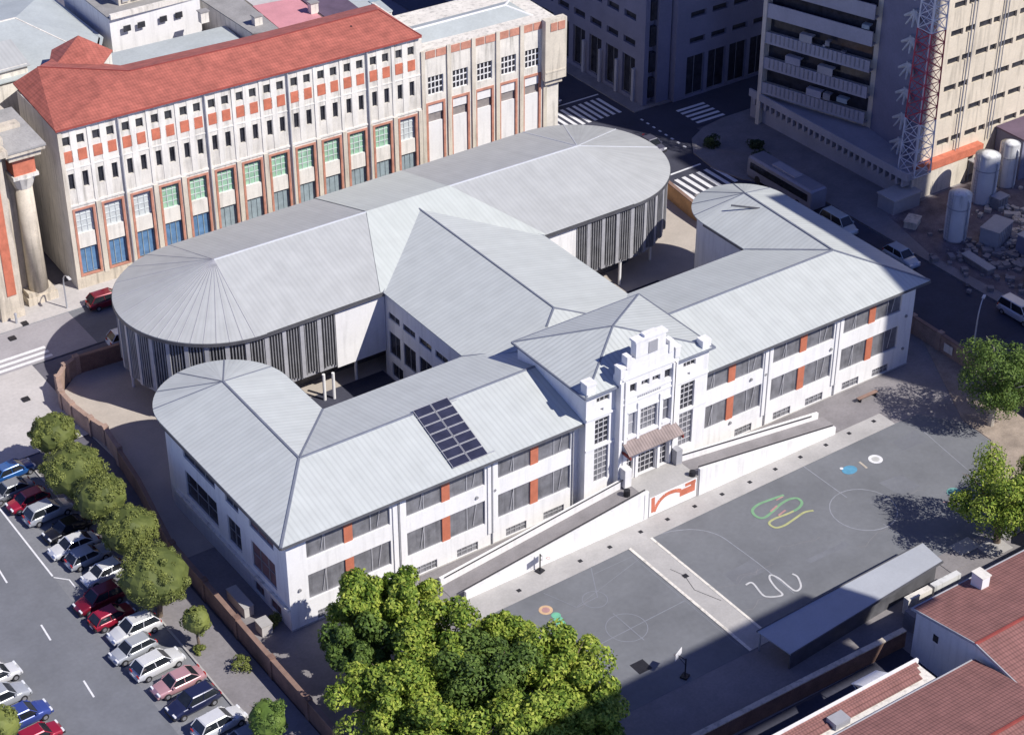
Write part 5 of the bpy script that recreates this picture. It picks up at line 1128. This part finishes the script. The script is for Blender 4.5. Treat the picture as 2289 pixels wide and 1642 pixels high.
# bus
bs = tag(empty('parked_bus',(86.1,34.5,0),rad(90)), 'long pale bus standing behind the rounded end of the right wing', 'bus')
m = MB(); secs = []
for x_, s_ in ((-5.6,.94),(-5.4,1),(5.3,1),(5.6,.93)): secs.append([(x_,-1.22*s_,.4),(x_,-1.22*s_,2.7*s_),(x_,-1.0*s_,2.95*s_),(x_,1.0*s_,2.95*s_),(x_,1.22*s_,2.7*s_),(x_,1.22*s_,.4)])
loft(m, secs); m.build('body', car_paint((.24,.25,.31)), bs)
for s_ in (-1,1):
    m = MB(); m.box(-5.0,5.0,s_*1.235-.01,s_*1.235+.01,1.4,2.3); m.build('side_windows','carglass',bs)
    for xs in (-3.4,3.6): m = MB(); m.tube((xs,s_*.95,.48),(xs,s_*1.24,.48),.48,n=14); m.build('wheel','rubber',bs)
m = MB(); m.box(5.5,5.62,-1.05,1.05,1.2,2.4); m.build('windscreen','carglass',bs); m = MB(); m.box(-2,2,-.6,.6,2.95,3.12); m.build('roof_unit','slate2',bs)

# ================================================================== street furniture
def lamp(x, y, h, ang, label):
    t = tag(empty('street_lamp',(x,y,0),ang), label, 'street lamp', 'street lamps'); m = MB()
    m.tube((0,0,0),(0,0,h*.72),.10,.08,n=8); pts = [(0,0,h*.72),(.12,0,h*.84),(.45,0,h*.94),(.95,0,h),(1.5,0,h*1.02)]
    for i in range(4): m.tube(pts[i], pts[i+1], .08-.008*i, .072-.008*i, n=8)
    m.build('pole','metal',t); m = MB(); m.box(1.4,2.05,-.14,.14,h*1.02-.08,h*1.02+.06); m.build('lamp_head','tank',t)
lamp(78.1, -3.2, 6.4, rad(30), 'curved grey street lamp right of the school on the shaded street')
lamp(6.2, 58.9, 4.6, rad(-90), 'street lamp beside the column base at the left')
t = tag(empty('street_post',(0.6,59.2,0)), 'small pale post on the pavement in front of the orange pilaster', 'post'); m = MB(); m.tube((0,0,0),(0,0,1.2),.14,n=8); m.build('shaft','metal',t); m = MB(); m.tube((0,0,1.2),(0,0,1.35),.2,.1,n=8); m.build('cap','mull',t)
for i, (px, py) in enumerate([(55,724),(118,665),(28,757),(58,893)]):
    g = G(px, py); m = MB(); m.obox((g.x,g.y), .7, .7, 0, .15); tag(m.build('manhole_cover','black'), ['dark cover on the pavement below the orange pilaster','dark cover at the foot of the column','dark cover on the pavement near the left edge','dark cover in the oval block shadow on the plaza'][i], 'manhole cover', 'covers in the north pavement')
for i, (x, y, lx, ly, lb) in enumerate([(-2.0,5.4,.9,3.2,'pale cupboard like box in the alley beside the school'),(-1.9,1.4,1.0,1.2,'grey box with clutter in the alley near the front corner')]):
    t = tag(empty('storage_box',(x,y,0)), lb, 'box', 'boxes in the side alley'); m = MB(); m.box(-lx/2,lx/2,-ly/2,ly/2,0,1.0); m.build('case','pave',t); m = MB(); m.box(-lx/2-.05,lx/2+.05,-ly/2-.05,ly/2+.05,1.0,1.08); m.build('lid','conc',t)
t = tag(empty('bench'), 'low reddish bench against the forecourt near the right end of the school', 'bench'); g = G(1938,890); m = MB(); m.obox((g.x,g.y), 2.6, .4, .38, .46); m.build('seat','coping',t)
for dx in (-1,1): m = MB(); m.obox((g.x+dx,g.y), .12, .4, 0, .38); m.build('leg','black',t)
